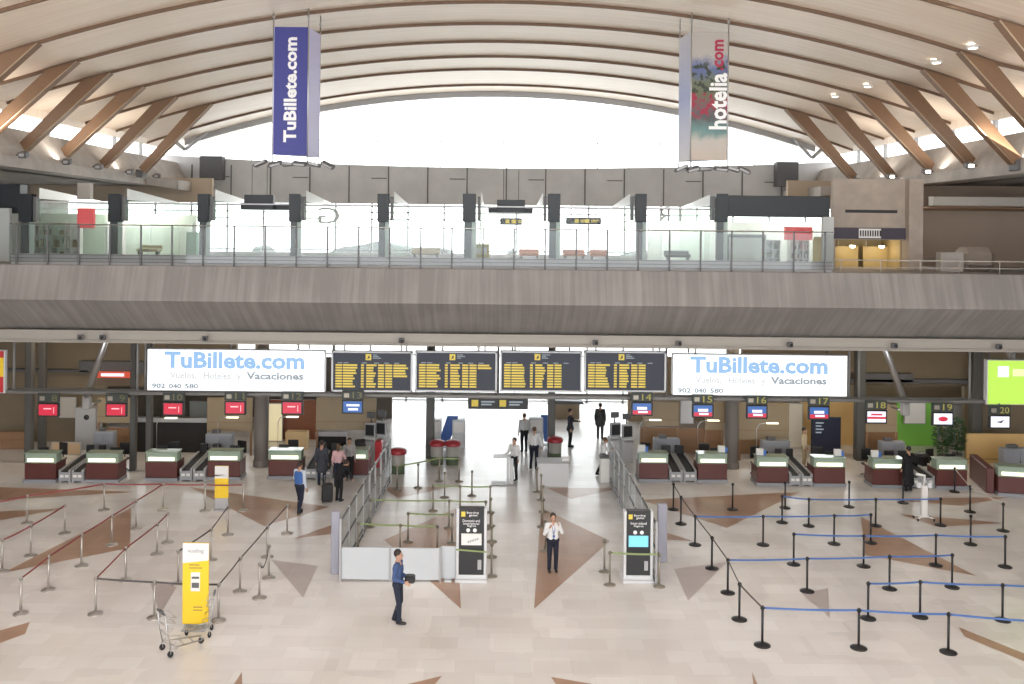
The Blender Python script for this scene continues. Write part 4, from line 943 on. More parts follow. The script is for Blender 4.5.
chain('black', [(970.5, 544.5)], None, 'black barrier post standing alone inside the right queue', gR)
gL = 'silver barrier posts of the left queue'
lo_, lp_ = chain('silver', [(20.7, 614), (48.5, 590), (81.4, 566), (111.7, 545), (136, 528.5), (162.8, 510)], M_BRED, 'silver post with red belt, # from the front in the longest line at left', gL, .01)
chain('silver', [(2, 571.7), (30.7, 556), (64.8, 533.5)], M_BRED, 'silver post with red belt, # from the front at the left edge', gL)
o1, p1 = chain('silver', [(95.5, 614), (125.5, 580.5), (157, 554), (167.4, 542.6)], M_BRED, 'silver post with red belt, # from the front in the rightmost red line', gL, .01)
o2, p2 = chain('silver', [(154.3, 618), (218.5, 620.5), (240, 591.4)], M_BDARK, 'silver post with dark belt, # from the left beside the tall yellow stand', gL); add_belt(o1[0], p1[0], p2[0], M_BDARK, .01)
o1, p1 = chain('silver', [(-14, 532), (27, 523), (104, 510)], M_BRED, 'silver post with red belt, # from the left in the back line at left', gL); add_belt(o1[2], p1[2], lp_[5], M_BRED)
o1, p1 = chain('silver', [(205, 510.7), (243.3, 510.7)], M_BRED, 'silver post, # from the left beside the small yellow stand', gL); add_belt(lo_[5], lp_[5], p1[0], M_BRED)
chain('silver', [(178, 584), (210.8, 560), (227.7, 534.8)], M_BDARK, 'silver post, # from the front in the slanting line behind the tall yellow stand', gL, .01)
chain('silver', [(259.3, 598), (268.7, 578)], M_BDARK, 'silver post with loosely hanging dark belt, # from the front near the violet grey pylon', gL, .3)
o3, p3 = chain('silver', [(267.3, 557), (287, 533.5)], M_BDARK, 'silver post with dark belt, # from the front before the walking man', gL, .02); add_belt(o3[0], p3[0], p2[2], M_BDARK, .02)
gC = 'bronze barrier posts of the central queue'
chain('bronze', [(370, 527), (449, 528), (485.5, 529)], M_BGRN, 'bronze post with green belt, # from the left behind the boarding kiosk', gC)
chain('bronze', [(408, 542), (452, 543)], M_BGRN, 'bronze post with green belt, # from the left in the row behind the grey barrier', gC)
chain('bronze', [(358, 553), (400, 555), (437, 556)], M_BGRN, 'bronze post with green belt, # from the left close behind the grey barrier', gC)
chain('bronze', [(418, 488), (444.6, 497.5), (471.8, 495.8)], None, 'bronze post, # from the left in the loose middle row of the central queue', gC)
chain('bronze', [(397, 490), (439.3, 481), (459, 481.5)], M_BGRN, 'bronze post, # from the left in the back row of the central queue', gC)
chain('bronze', [(433, 511), (460, 512), (490, 512.5)], M_BGRN, 'bronze post, # from the left in the row before the red lidded bins', gC)
o1, p1 = chain('bronze', [(491.5, 576.4), (491.5, 557), (491.5, 542), (490.5, 526)], M_BGRN, 'bronze post, # from the front in the line right of the left kiosk', gC)
chain('bronze', [(537, 492), (541, 500), (543, 512), (542, 527), (545, 551)], None, 'bronze post, # from the back in the line behind the woman in white', gC)
o1, p1 = chain('bronze', [(604.3, 571.7), (609.7, 585), (659, 586.7)], [None, M_BGRN], 'bronze post, # from the left in front of the right kiosk', gC)
# ------------------------------------------------------------------ glass fences flanking the central lane
def fence(front, back, side):
    P = FL(*front); Q = FL(*back); d = Q-P; n_ = 8; ang = math.atan2(d.y, d.x)
    o = thing('glass_fence', 'tall glass fence with steel posts on the %s side of the central passage' % side, 'fence', (P.x, P.y, 0), ang)
    L = d.length; st = L/n_
    for k in range(n_+1):
        m2 = MB(); m2.bbox(k*st-.03, k*st+.03, -.03, .03, 0, 1.8, .008); m2.build('post', M_GREY, o)
    for k in range(n_):
        m2 = MB(); m2.box(k*st+.08, (k+1)*st-.08, -.01, .01, .12, 1.65); m2.build('glass_panel', G_FENCE, o)
    for zz in (.08, .25, 1.0, 1.72):
        m2 = MB(); m2.tube([(0, 0, zz), (L, 0, zz)], .03); m2.build('rail', mat('dark_steel_rail', (.15, .155, .16), .4, .5), o)
fence((340, 582), (390, 483), 'left'); fence((656, 585), (610, 484), 'right')
p = FL(335, 574); m2 = MB(); m2.bbox(p.x-.12, p.x+.12, p.y-.05, p.y+.15, 0, 1.8, .02); tag(m2.build('grey_pylon', mat('violet_grey', (.36, .36, .43), .4)), 'flat violet grey pylon left of the grey barrier panels', 'pylon')
p = FL(662, 562); m2 = MB(); m2.bbox(p.x-.14, p.x+.14, p.y-.05, p.y+.15, 0, 1.75, .02); tag(m2.build('grey_pylon', MATS['violet_grey']), 'flat violet grey pylon right behind the right kiosk', 'pylon')
# grey barrier panels
P = FL(340, 581); Q = FL(440, 581.5)
o = thing('panel_barrier', 'low pale grey panel barrier closing the central queue', 'barrier', (P.x, P.y, 0))
L = Q.x-P.x
for k in range(2):
    m2 = MB(); m2.bbox(k*L/2+.03, (k+1)*L/2-.03, -.03, .03, .06, .96, .01); m2.build('panel', mat('pale_blue_grey', (.55, .58, .61), .4), o)
for k in range(3):
    m2 = MB(); m2.bbox(k*L/2-.03, k*L/2+.03, -.04, .04, 0, 1.0, .01); m2.build('post', M_GREY, o)
P = FL(441, 580); m2 = MB(); m2.bbox(P.x, P.x+.42, P.y-.03, P.y+.03, .05, .97, .01); m2.bbox(P.x+.1, P.x+.3, P.y-.2, P.y+.2, 0, .05, .01); tag(m2.build('short_barrier_panel', MATS['pale_blue_grey']), 'short grey barrier panel next to the left kiosk', 'barrier')
# kiosks
for i, (a, b, yt, yb, lb) in enumerate(((455.5, 486.5, 508, 583, 'black boarding gates kiosk with white poster, beside the grey barrier'), (623, 653, 511, 583.5, 'black boarding gates kiosk with light blue screen, right of the woman'))):
    p = FL((a+b)/2, yb-1); w = (b-a)/2*p.y/F; h = W((a+b)/2, yt, p.y).z
    o = thing('boarding_kiosk', lb, 'kiosk', (p.x, p.y, 0))
    m2 = MB(); m2.bbox(-w-.02, w+.02, -.12, .55, 0, .08, .02); m2.bbox(-w, w, -.02, .4, .08, .2, .02); m2.build('foot', M_LGREY, o)
    for s_ in (-1, 1):
        m2 = MB(); m2.bbox(s_*(w-.045)-.04, s_*(w-.045)+.04, -.03, .25, .1, h, .02); m2.build('side_frame', M_LGREY, o)
    m2 = MB(); m2.bbox(-w+.08, w-.08, 0, .22, .2, h, .01); kp = m2.build('panel', M_BLACK, o)
    u = w-.08
    m2 = MB(); m2.box(-u*.82, -u*.5, -.012, 0, h*.885, h*.95); m2.build('pictogram', M_SYEL, kp)
    m2 = MB(); text(m2, 'Boarding', -u*.38, u*.55, h*.918, h*.95, 0); text(m2, 'gates', -u*.2, u*.45, h*.882, h*.912, 0)
    if i == 0: text(m2, 'Domestic and', -u*.7, u*.65, h*.81, h*.845, 0); text(m2, 'international', -u*.65, u*.6, h*.775, h*.803, 0); text(m2, 'flights', -u*.35, u*.35, h*.74, h*.77, 0)
    else: text(m2, 'Inter-island', -u*.65, u*.65, h*.81, h*.845, 0); text(m2, 'flights', -u*.4, u*.4, h*.77, h*.80, 0)
    m2.build('lettering', M_TWHT, kp)
    m2 = MB()
    for s_ in (-1, 1): m2.lathe([(.0, 0), (.06, 0)], seg=16)
    m2 = MB()
    for s_ in (-1, 1):
        vs = [(s_*.095 + .055*math.cos(t*.3927), -.012, h*.70+.055*math.sin(t*.3927)) for t in range(16)]; m2.add(vs+[(v[0], 0, v[2]) for v in vs], [list(range(16))]+[(t, (t+1) % 16, 16+(t+1) % 16, 16+t) for t in range(16)])
    m2.build('round_symbol', M_TWHT, kp)
    m2 = MB(); m2.box(-u*.8, u*.8, -.02, 0, h*.50, h*.655); m2.build('poster' if i == 0 else 'screen', M_WHITE if i == 0 else mat('cyan_screen', (.2, .55, .75), .3, emit=.3, ecol=(.18, .60, .80)), kp)
    m2 = MB(); m2.box(u*.5, u*.8, -.012, 0, h*.17, h*.30); m2.build('grille', M_GREY, kp)
    if i == 0:
        m2 = MB()
        for k in range(5): m2.box(-u*.3+k*u*.18, -u*.3+k*u*.18+.05, -.026, -.02, h*(.53+.01*k), h*(.56+.01*k))
        m2.build('poster_marks', M_GREY, kp)
        m2 = MB(); m2.box(-w, w*1.0, -.06, -.055, .0, .045, 0, Matrix.Translation((0, 0, h*.42)) @ Matrix.Rotation(R(4), 4, 'Y')); m2.build('belt', M_BGRN, o)
# ------------------------------------------------------------------ yellow stands
def stand(a, b, yt, yb, lb, big):
    p = FL((a+b)/2, yb); w = (b-a)/2*p.y/F; h = W((a+b)/2, yt, p.y).z
    o = thing('advert_stand', lb, 'advert stand', (p.x, p.y, 0))
    zb_ = .12 if big else .42
    m2 = MB(); m2.bbox(-w, w, 0, .05, zb_, h, .005); m2.build('board', M_YEL, o)
    m2 = MB(); m2.box(-w, w, -.006, 0, h*.80 if big else h*.72, h-.005); m2.prism([(-w, h*.80), (-w, h*.765), (w, h*.80)], 'y', -.006, -.001); m2.build('white_header', M_WHITE, o)
    if big:
        m2 = MB(); text(m2, 'vueling', -w*.6, w*.62, h*.875, h*.935, -.006); m2.build('lettering', M_GREY, o, 'grey letters')
        m2 = MB(); m2.box(-w*.35, w*.35, -.008, 0, h*.44, h*.66); m2.build('white_panel', M_WHITE, o)
        m2 = MB(); m2.bbox(-w*.28, w*.28, -.014, -.008, h*.48, h*.54, .002); m2.box(-w*.28, w*.28, -.012, -.008, h*.585, h*.61); m2.build('picture', M_DGREY, o)
        m2 = MB()
        for k in range(2): m2.box(-w*.5, w*(.3+.2*k), -.006, 0, h*(.74-.035*k), h*(.75-.035*k))
        for k in range(2): m2.box(-w*.15, w*.55, -.006, 0, h*(.25-.035*k), h*(.26-.035*k))
        m2.build('small_print', M_BROWN, o)
    m2 = MB(); m2.bbox(-w*.9, w*.9, -.18, .25, 0, .04, .01); 
    for s_ in (-1, 1): m2.box(s_*w*.8-.02, s_*w*.8+.02, .01, .06, .03, zb_+.1)
    if not big: m2.bbox(-w, w, -.02, .1, .04, .42, .01)
    m2.build('foot', M_GREY, o)
stand(182, 208, 543, 629, 'tall yellow and white advert stand behind the luggage trolley', True)
stand(214.5, 228, 466, 510, 'small yellow and white stand in front of desk 11', False)
# ------------------------------------------------------------------ luggage trolley
def trolley(loc, rz, lb, scale=1.0, grp=None):
    o = thing('luggage_trolley', lb, 'luggage trolley', loc, rz, grp)
    m2 = MB()
    for s_ in (-1, 1):
        m2.tube([(s_*.14, -.95, .14), (s_*.30, -.1, .2), (s_*.30, .0, .24)], .018)        # long floor rails
        m2.tube([(s_*.30, 0, .16), (s_*.30, .1, .55), (s_*.28, .16, 1.0)], .018)           # uprights
        m2.tube([(s_*.30, -.02, .22), (s_*.30, -.25, .45), (s_*.30, .05, .5)], .012)
    for yy, ww in ((-.9, .14), (-.65, .18), (-.4, .23), (-.15, .28)): m2.tube([(-ww, yy, .16), (ww, yy, .16)], .014)
    for zz in (.3, .5, .7): m2.tube([(-.29, .06+.1*(zz-.3), zz), (.29, .06+.1*(zz-.3), zz)], .012)
    m2.build('frame', M_STEEL, o)
    m2 = MB(); m2.tube([(-.28, .16, 1.0), (.28, .16, 1.0)], .026); m2.bbox(-.12, .12, .13, .19, .97, 1.05, .01); m2.build('handle_bar', M_DGREY, o)
    m2 = MB()
    for zz in (.78, .92): m2.tube([(-.27, .12, zz), (-.27, -.12, zz-.02), (.27, -.12, zz-.02), (.27, .12, zz)], .01)
    for k in range(5): m2.tube([(-.27+k*.135, -.12, .76), (-.27+k*.135, .12, .78)], .007, 6)
    m2.build('basket', M_STEEL, o)
    for (x, y) in ((-.3, .02), (.3, .02), (0, -.92)):
        w0_ = MB(); w0_.tube([(x-.025, y, .075), (x+.025, y, .075)], .075, 14)
        w_ = MB(); w_.tube([(x-.035, y, .075), (x-.035, y, .19)], .012); w_.tube([(x+.035, y, .075), (x+.035, y, .19)], .012); w_.box(x-.04, x+.04, y-.02, y+.02, .17, .2); fk = w_.build('fork', M_STEEL, o); w0_.build('wheel', M_BLACK, fk)
    return o
p = FL(167, 653.5); o = trolley((p.x, p.y, 0), R(131), 'chrome luggage trolley with its handle at left, in front of the tall yellow stand'); o.scale = (.82, .9, 1)
p = FL(210, 634); o = trolley((p.x, p.y, 0), R(-80), 'chrome luggage trolley with its handle right of the tall yellow stand'); o.scale = (.7, .6, 1)
# wheeled white stand at right
p = FL(924, 520); o = thing('wheeled_stand', 'white wheeled stand with an angled arm before desks 18 and 19', 'stand', (p.x, p.y, 0))
m2 = MB(); m2.bbox(-.1, .1, -.08, .08, .1, 1.2, .02); m2.build('column', M_WHITE, o)
m2 = MB(); m2.tube([(0, 0, 1.2), (0, 0, 1.55), (-.3, -.05, 1.62)], .05); m2.build('arm', M_WHITE, o)
m2 = MB(); m2.bbox(-.26, -.12, -.06, .06, 1.12, 1.32, .02); m2.bbox(.12, .26, -.06, .06, 1.12, 1.32, .02); m2.tube([(-.2, 0, 1.2), (.2, 0, 1.2)], .02); m2.build('side_box', M_LGREY, o)
m2 = MB()
for dx, dy in ((-.28, -.15), (.28, -.15), (-.28, .2), (.28, .2)): m2.tube([(0, 0, .14), (dx, dy, .1)], .025)
m2.build('legs', M_WHITE, o)
for dx, dy in ((-.28, -.15), (.28, -.15), (-.28, .2), (.28, .2)):
    m2 = MB(); m2.tube([(dx-.02, dy, .05), (dx+.02, dy, .05)], .05, 12); m2.build('wheel', M_BLACK, o)
# ------------------------------------------------------------------ centre objects
for i, (x, yb, lb) in enumerate(((398, 473, 'red lidded bin beside the left glass fence'), (437, 464, 'left of the paired red lidded bins before the blue board'), (452.5, 464, 'right of the paired red lidded bins before the blue board'), (555, 460, 'red lidded bin behind the white desk'))):
    p = FL(x, yb); o = thing('lidded_bin', lb, 'bin', (p.x, p.y, 0), 0, 'red lidded bins')
    m2 = MB(); m2.lathe([(.0, 0), (.27, 0), (.27, .34), (.0, .34)], seg=20); m2.build('base', mat('moss', (.10, .14, .08), .6), o)
    m2 = MB(); m2.lathe([(.27, .34), (.28, .82), (.0, .82)], seg=20); m2.build('body', mat('milky_plastic', (.38, .37, .34), .4), o)
    m2 = MB(); m2.lathe([(.34, .80), (.35, .90), (.30, .98), (.16, 1.03), (.0, 1.04)], seg=20); m2.lathe([(.0, .79), (.34, .80)], seg=20); m2.build('lid', mat('lid_red', (.36, .03, .04), .4), o)
for i, (a, b, yt, yb, ln, lb) in enumerate(((441, 452, 416, 447, 1, 'leaning blue board behind the paired red lidded bins'), (543, 553, 415, 445, 0, 'upright blue board behind the white desk'))):
    p = FL((a+b)/2, yb); w = (b-a)/2*p.y/F; h = W((a+b)/2, yt, p.y).z
    o = thing('blue_board', lb, 'board', (p.x, p.y, 0)); sh = .28 if ln else -.12
    m2 = MB(); m2.prism([(-w-sh*.5, .15), (w-sh*.5, .15), (w+sh, h), (-w+sh, h)], 'y', 0, .08); m2.build('board', M_BLUEP, o)
    m2 = MB(); m2.tube([(-w, .1, 0), (-w, .1, .4)], .025); m2.tube([(w, .1, 0), (w, .1, .4)], .025); m2.bbox(-w-.1, w+.1, -.1, .3, 0, .04, .01); m2.build('foot', M_GREY, o)
# white cabinet screens behind
for (a, b, yt, yb, lb) in ((452, 465, 420, 448, 'pale equipment cabinet right of the leaning blue board'), (429, 441, 420, 447, 'pale equipment cabinet left of the leaning blue board'), (529, 543, 418, 446, 'pale equipment cabinet left of the upright blue board')):
    p = FL((a+b)/2, yb); w = (b-a)/2*p.y/F; h = W((a+b)/2, yt, p.y).z
    o = thing('equipment_cabinet', lb, 'cabinet', (p.x, p.y, 0)); m2 = MB(); m2.bbox(-w, w, 0, .5, 0, h, .03); m2.build('body', M_LGREY, o)
    m2 = MB(); m2.bbox(-w*.8, w*.8, -.02, 0, h*.55, h*.92, .005); m2.build('panel', M_WHITE, o)
def furn(a, b, yt, yb, dp, lb, nm, cat, m_, top):
    p = FL((a+b)/2, yb); w = (b-a)/2*p.y/F; h = W((a+b)/2, yt, p.y).z + .0
    o = thing(nm, lb, cat, (p.x, p.y, 0)); m2 = MB(); m2.bbox(-w+.03, w-.03, 0, dp, 0, h-.06, .015); m2.build('body', m_, o)
    m2 = MB(); m2.bbox(-w, w, -.04, dp+.04, h-.06, h, .01); m2.build('top', top, o); return o, w, h
o, w, h = furn(537, 569, 462, 486.5, .7, 'white reception desk in the central passage', 'reception_desk', 'desk', M_LGREY, M_GREY)
m2 = MB(); m2.bbox(w*.55, w*1.05, .1, .45, h, h+.12, .01); m2.build('tray', M_WHITE, o)
furn(599.5, 611, 457, 483, .4, 'narrow white stand beside the right glass fence', 'podium', 'podium', M_WHITE, M_DGREY)
p = FL(504, 484); o = thing('high_table', 'small thin topped grey high table beside the woman in the passage', 'table', (p.x, p.y, 0))
m2 = MB(); m2.bbox(-.42, .25, -.25, .25, 1.08, 1.12, .01); m2.build('top', M_LGREY, o)
m2 = MB(); m2.bbox(.1, .2, -.05, .05, .03, 1.08, .01); m2.bbox(.22, .36, -.1, .1, .03, 1.0, .01); m2.build('pedestal', M_LGREY, o)
m2 = MB(); m2.bbox(-.5, .45, -.3, .3, 0, .03, .01); m2.build('foot', M_GREY, o)
# self service kiosks by fences (grey, dark screens)
for i, (x, yb, s_, lb) in enumerate(((369, 462, 1, 'grey self service machine behind the left fence, left one'), (380, 460, 1, 'grey self service machine behind the left fence, right one'), (616, 461, -1, 'grey self service machine behind the right fence, left one'), (628, 463, -1, 'grey self service machine behind the right fence, right one'))):
    p = FL(x, yb); o = thing('service_machine', lb, 'machine', (p.x, p.y, 0), R(-15*s_), 'self service machines beside the passage')
    m2 = MB(); m2.bbox(-.26, .26, 0, .4, 0, 1.05, .03); m2.build('body', M_LGREY, o)
    m2 = MB(); m2.bbox(-.24, .24, .05, .2, 1.05, 1.65, .03); m2.build('screen_housing', M_GREY, o)
    m2 = MB(); m2.box(-.19, .19, .035, .05, 1.12, 1.58); m2.build('screen', M_BLACK, o)
    m2 = MB(); m2.bbox(-.22, .22, -.14, .02, .92, .98, .01); m2.build('shelf', M_STEEL, o)
    m2 = MB(); m2.tube([(0, .2, 1.65), (0, .2, 1.85)], .03); m2.bbox(-.18, .18, .12, .25, 1.85, 2.1, .02); m2.build('top_sign', M_DGREY, o)
m2 = MB(); p = FL(378, 468); m2.bbox(p.x-.14, p.x+.14, p.y, p.y+.5, .0, 1.1, .03)
tag(m2.build('red_locker', M_RED), 'narrow red locker at desk 13 beside the left fence', 'locker')
# far pavilion right of centre
p = FL(565, 419); o = thing('far_counter', 'low beige counter with a dark roof edge at the far right end of the passage', 'counter', (p.x, p.y, 0))
m2 = MB(); m2.bbox(-.78, .78, 0, 1.2, 0, .80, .02); m2.build('body', M_WALLB, o)
m2 = MB(); m2.prism([(-.95, .80), (1.0, .80), (.9, .95), (-.7, 1.0)], 'y', -.1, 1.3); m2.build('top', M_DGREY, o)
# ------------------------------------------------------------------ people
def cone(mb, a, b, ra, rb, seg=12):
    a = Vector(a); b = Vector(b); mb.tube([a, b], [ra, rb], seg); mb.ball(a, ra, seg, 8); mb.ball(b, rb, seg, 8)
SKIN = mat('skin_tone', (.50, .29, .20), .55); HAIRD = mat('dark_hair', (.035, .022, .018), .6); HAIRB = mat('brown_hair', (.10, .055, .03), .6)
SHOE = mat('black_shoe', (.012, .012, .012), .4)
def cloth(name, c): return mat(name, c, .85)
REM = []
def remesh(o, vox, sm=3):
    m_ = o.modifiers.new('r', 'REMESH'); m_.mode = 'VOXEL'; m_.voxel_size = vox; m_.use_smooth_shade = True
    s_ = o.modifiers.new('s', 'SMOOTH'); s_.factor = .5; s_.iterations = sm; REM.append(o)
BASE = dict(head=(0, -.015, 1.60), neck=(0, .005, 1.44), chest=(0, .0, 1.27), waist=(0, 0, 1.06), pelvis=(0, .0, .94),
            shL=(.18, 0, 1.39), elL=(.235, .03, 1.11), wrL=(.24, -.05, .86), shR=(-.18, 0, 1.39), elR=(-.235, .03, 1.11), wrR=(-.24, -.05, .86),
            hiL=(.09, 0, .90), knL=(.10, -.02, .49), anL=(.10, .02, .09), hiR=(-.09, 0, .90), knR=(-.10, -.02, .49), anR=(-.10, .02, .09))
def person(loc, rz, height, label, top, trousers, hair=HAIRD, pose={}, sleeves=True, coat=False, coat_len=.45, group=None, detail=True, scarf=None, longhair=False, vest=None, fem=False):
    J = {k: Vector(v) for k, v in BASE.items()}
    for k, v in pose.items(): J[k] = Vector(v)
    o = thing('person', label, 'person', loc, rz, group); s = height/1.72; o.scale = (s, s, s)
    k_ = .93 if fem else 1.0
    b = MB()
    H_ = J['head']; b.ball(H_+Vector((0, .01, .02)), .095, 14, 10, sc=(.83, 1.0, 1.12)); b.ball(H_+Vector((0, -.035, -.055)), .062, 12, 8, sc=(.85, .8, 1))
    cone(b, H_+Vector((0, -.08, .0)), H_+Vector((0, -.105, -.025)), .012, .018, 8)
    for sx in (-1, 1): b.ball(H_+Vector((sx*.083, .01, -.01)), .026, 8, 6, sc=(.45, .8, 1.2))
    cone(b, H_+Vector((0, .015, -.05)), J['neck'], .055, .06)
    cone(b, J['neck'], J['chest'], .07, .125*k_); cone(b, J['shL'], J['shR'], .062, .062)
    for sx in (-.07, .07): cone(b, J['chest']+Vector((sx, 0, .02)), J['waist']+Vector((sx*.8, 0, 0)), .105*k_, .095*k_)
    for sx in (-.06, .06): cone(b, J['waist']+Vector((sx, 0, 0)), J['pelvis']+Vector((sx*1.2, .01, 0)), .09*k_, .092)
    for S, sg in (('L', 1), ('R', -1)):
        cone(b, J['sh'+S], J['el'+S], .052*k_, .042*k_); cone(b, J['el'+S], J['wr'+S], .041*k_, .027)
        cone(b, J['hi'+S], J['kn'+S], .088, .058); cone(b, J['kn'+S], J['an'+S], .056, .038)
        cone(b, J['kn'+S]+Vector((0, .03, -.12)), J['kn'+S]+Vector((0, .02, -.2)), .045, .045)
        cone(b, J['an'+S]+Vector((0, .02, -.045)), J['an'+S]+Vector((0, -.13, -.06)), .035, .028)
        # hand : palm, four fingers, thumb
        d = (J['wr'+S]-J['el'+S]).normalized(); side = d.cross(Vector((1, 0, 0)));
        if side.length < .2: side = d.cross(Vector((0, 0, 1)))
        side.normalize(); inn = d.cross(side).normalized()*(-sg)
        c = J['wr'+S]; cone(b, c+d*.02+side*.015, c+d*.085+side*.022, .019, .018, 8); cone(b, c+d*.02-side*.015, c+d*.085-side*.022, .019, .018, 8)
        for q, (off, ln) in enumerate(((.033, .06), (.011, .072), (-.011, .068), (-.033, .05))):
            r0 = c+d*.09+side*off; r1 = r0+d*ln*.5; r2 = r1+(d*.75+inn*.6)*ln*.5; cone(b, r0, r1, .0105, .010, 6); cone(b, r1, r2, .010, .008, 6)
        r0 = c+d*.03+side*.03; r1 = r0+(d*.6+side*.8)*.035; r2 = r1+(d*.9+side*.2+inn*.2)*.032; cone(b, r0, r1, .013, .011, 6); cone(b, r1, r2, .011, .009, 6)
    bo = b.build('body', SKIN, o); remesh(bo, .0105 if detail else .014, 2)
    # hair
    hm = MB(); hm.ball(H_+Vector((0, .028, .045)), .103, 14, 10, sc=(.88, .98, 1.0))
    if longhair: hm.ball(H_+Vector((0, .06, -.06)), .085, 12, 8, sc=(.95, .6, 1.3))
    ho = hm.build('hair', hair, o); remesh(ho, .013, 2)
    # face details
    e = MB()
    for sx in (-1, 1): e.ball(H_+Vector((sx*.033, -.087, .015)), .011, 8, 6)
    e.build('eyes', M_BLACK, o); e = MB(); e.ball(H_+Vector((0, -.088, -.068)), .018, 8, 6, sc=(1.2, .5, .35)); e.build('mouth', mat('lip', (.35, .1, .08), .5), o)
    # top garment
    t = MB(); g_ = .02
    cone(t, J['neck']+Vector((0, .0, -.03)), J['chest'], .075, .14*k_); cone(t, J['shL'], J['shR'], .072, .072)
    hem = J['pelvis']+Vector((0, 0, .0))
    for sx in (-.07, .07): cone(t, J['chest']+Vector((sx, 0, .03)), J['waist']+Vector((sx*.85, 0, 0)), .118*k_, .108*k_)
    for sx in (-.065, .065): cone(t, J['waist']+Vector((sx, 0, 0)), hem+Vector((sx, 0, .05)), .11*k_, .112)
    if coat:
        for sx in (-.06, 0, .06): cone(t, hem+Vector((sx, 0, 0)), hem+Vector((sx*1.4, 0, -coat_len)), .13, .16)
    for S in 'LR':
        w_ = J['wr'+S] if sleeves else J['el'+S]
        cone(t, J['sh'+S], J['el'+S], .066*k_, .055*k_)
        if sleeves: cone(t, J['el'+S], J['el'+S].lerp(J['wr'+S], .92), .054*k_, .041)
    to = t.build('coat' if coat else 'shirt', top, o); remesh(to, .014, 2)
    if trousers is not None:
        t = MB()
        cone(t, J['hiL']+Vector((0, 0, .04)), J['hiR']+Vector((0, 0, .04)), .116, .116); cone(t, J['pelvis']+Vector((-.07, 0, .0)), J['pelvis']+Vector((.07, 0, .0)), .118, .118)
        for S in 'LR': cone(t, J['hi'+S]+Vector((0, 0, .02)), J['kn'+S], .10, .072); cone(t, J['kn'+S], J['an'+S]+Vector((0, 0, .0)), .07, .058)
        to = t.build('trousers', trousers, o); remesh(to, .014, 2)
    for S in 'LR':
        a_ = J['an'+S]; t = MB(); cone(t, a_+Vector((0, .03, -.045)), a_+Vector((0, -.15, -.055)), .043, .036, 10); t.ball(a_+Vector((0, -.05, -.075)), .05, 12, 6, sc=(.85, 2.4, .28)); t.build('shoe', SHOE, o)
    if scarf:
        t = MB()
        for sx in (-1, 1): t.tube([J['neck']+Vector((sx*.05, -.03, .0)), J['chest']+Vector((sx*.03, -.145, .0)), J['waist']+Vector((0, -.13, .08))], .009, 6)
        t.bbox(-.03, .03, -.155, -.145, 1.05, 1.13, .004); t.build('lanyard', scarf, o)
    if vest:
        t = MB()
        for sx in (-.07, .07): cone(t, J['chest']+Vector((sx, .03, .03)), J['waist']+Vector((sx*.85, .03, 0)), .125*k_, .113*k_)
        vo = t.build('vest', vest, o); remesh(vo, .016, 2)
    return o
def at(px, py): p = FL(px, py); return (p.x, p.y, 0)
navy_t = cloth('navy_trousers', (.012, .014, .028)); blk = cloth('black_cloth', (.012, .012, .015)); wht = cloth('white_shirt', (.72, .72, .72))
jean = cloth('dark_jeans', (.018, .024, .045)); blue_s = cloth('blue_jumper', (.055, .095, .22)); lgt = cloth('pale_blue_shirt', (.55, .60, .68)); charcoal = cloth('charcoal_coat', (.05, .055, .07))
# man in blue, seen from the left side, facing right
person(at(397.5, 622.5), R(80), 1.84, 'man in a blue jumper and dark jeans standing before the grey barrier, facing right', blue_s, jean, HAIRD,
       dict(elR=(-.22, .03, 1.12), wrR=(-.16, -.20, 1.02), elL=(.22, .06, 1.12), wrL=(.12, -.20, 1.05), knL=(.09, -.04, .49), anL=(.09, .10, .09), knR=(-.09, -.06, .50), anR=(-.10, -.06, .09)))
p = FL(397.5, 622.5); 
t_ = MB(); M_ = Matrix.Translation((p.x+.30, p.y-.02, 1.12)); t_.bbox(-.12, .14, -.12, .12, -.09, .1, .04, M=M_); tag(t_.build('dark_bag', M_BLACK), 'dark folded jacket or bag held by the man in blue', 'bag')
# woman in white shirt, hands raised to face level
person(at(552.5, 571.5), R(8), 1.70, 'woman in a white shirt and dark trousers with a lanyard, standing on the brown triangle', wht, navy_t, HAIRD,
       dict(elR=(-.27, -.06, 1.14), wrR=(-.14, -.14, 1.33), elL=(.27, -.04, 1.16), wrL=(.15, -.12, 1.40)), fem=True, scarf=M_BLUEP)
person(at(299.5, 513), R(150), 1.80, 'man in a white and blue top and dark jeans walking towards the desks', lgt, jean, HAIRD,
       dict(knL=(.11, -.12, .50), anL=(.12, -.10, .09), knR=(-.10, .02, .5), anR=(-.11, .16, .12), wrL=(.2, -.25, 1.0), elL=(.25, -.02, 1.12)), vest=cloth('blue_back', (.05, .14, .4)))
person(at(321.5, 485), R(178), 1.72, 'person in a long charcoal coat seen from behind at desk 12', charcoal, jean, HAIRD, dict(), coat=True, coat_len=.32)
person(at(338, 487), R(170), 1.66, 'person in a pink and white top at desk 13', cloth('pink_top', (.66, .42, .44)), jean, HAIRB, dict(elR=(-.26, -.1, 1.14), wrR=(-.2, -.3, 1.1)), fem=True, longhair=True, detail=False)
person(at(349, 480), R(10), 1.66, 'person with long dark hair facing out beside desk 13', cloth('grey_top', (.35, .33, .33)), blk, HAIRD, dict(), fem=True, longhair=True, detail=False)
person(at(339, 501), R(145), 1.62, 'person in black bending forward beside the left glass fence', blk, blk, HAIRD,
       dict(head=(.0, -.42, 1.40), neck=(0, -.30, 1.30), chest=(0, -.20, 1.20), waist=(0, -.06, 1.05), shL=(.18, -.27, 1.27), shR=(-.18, -.27, 1.27), elL=(.25, -.36, 1.0), wrL=(.2, -.5, .8), elR=(-.25, -.36, 1.0), wrR=(-.2, -.5, .8)), coat=False, detail=False)
p = FL(327, 503)
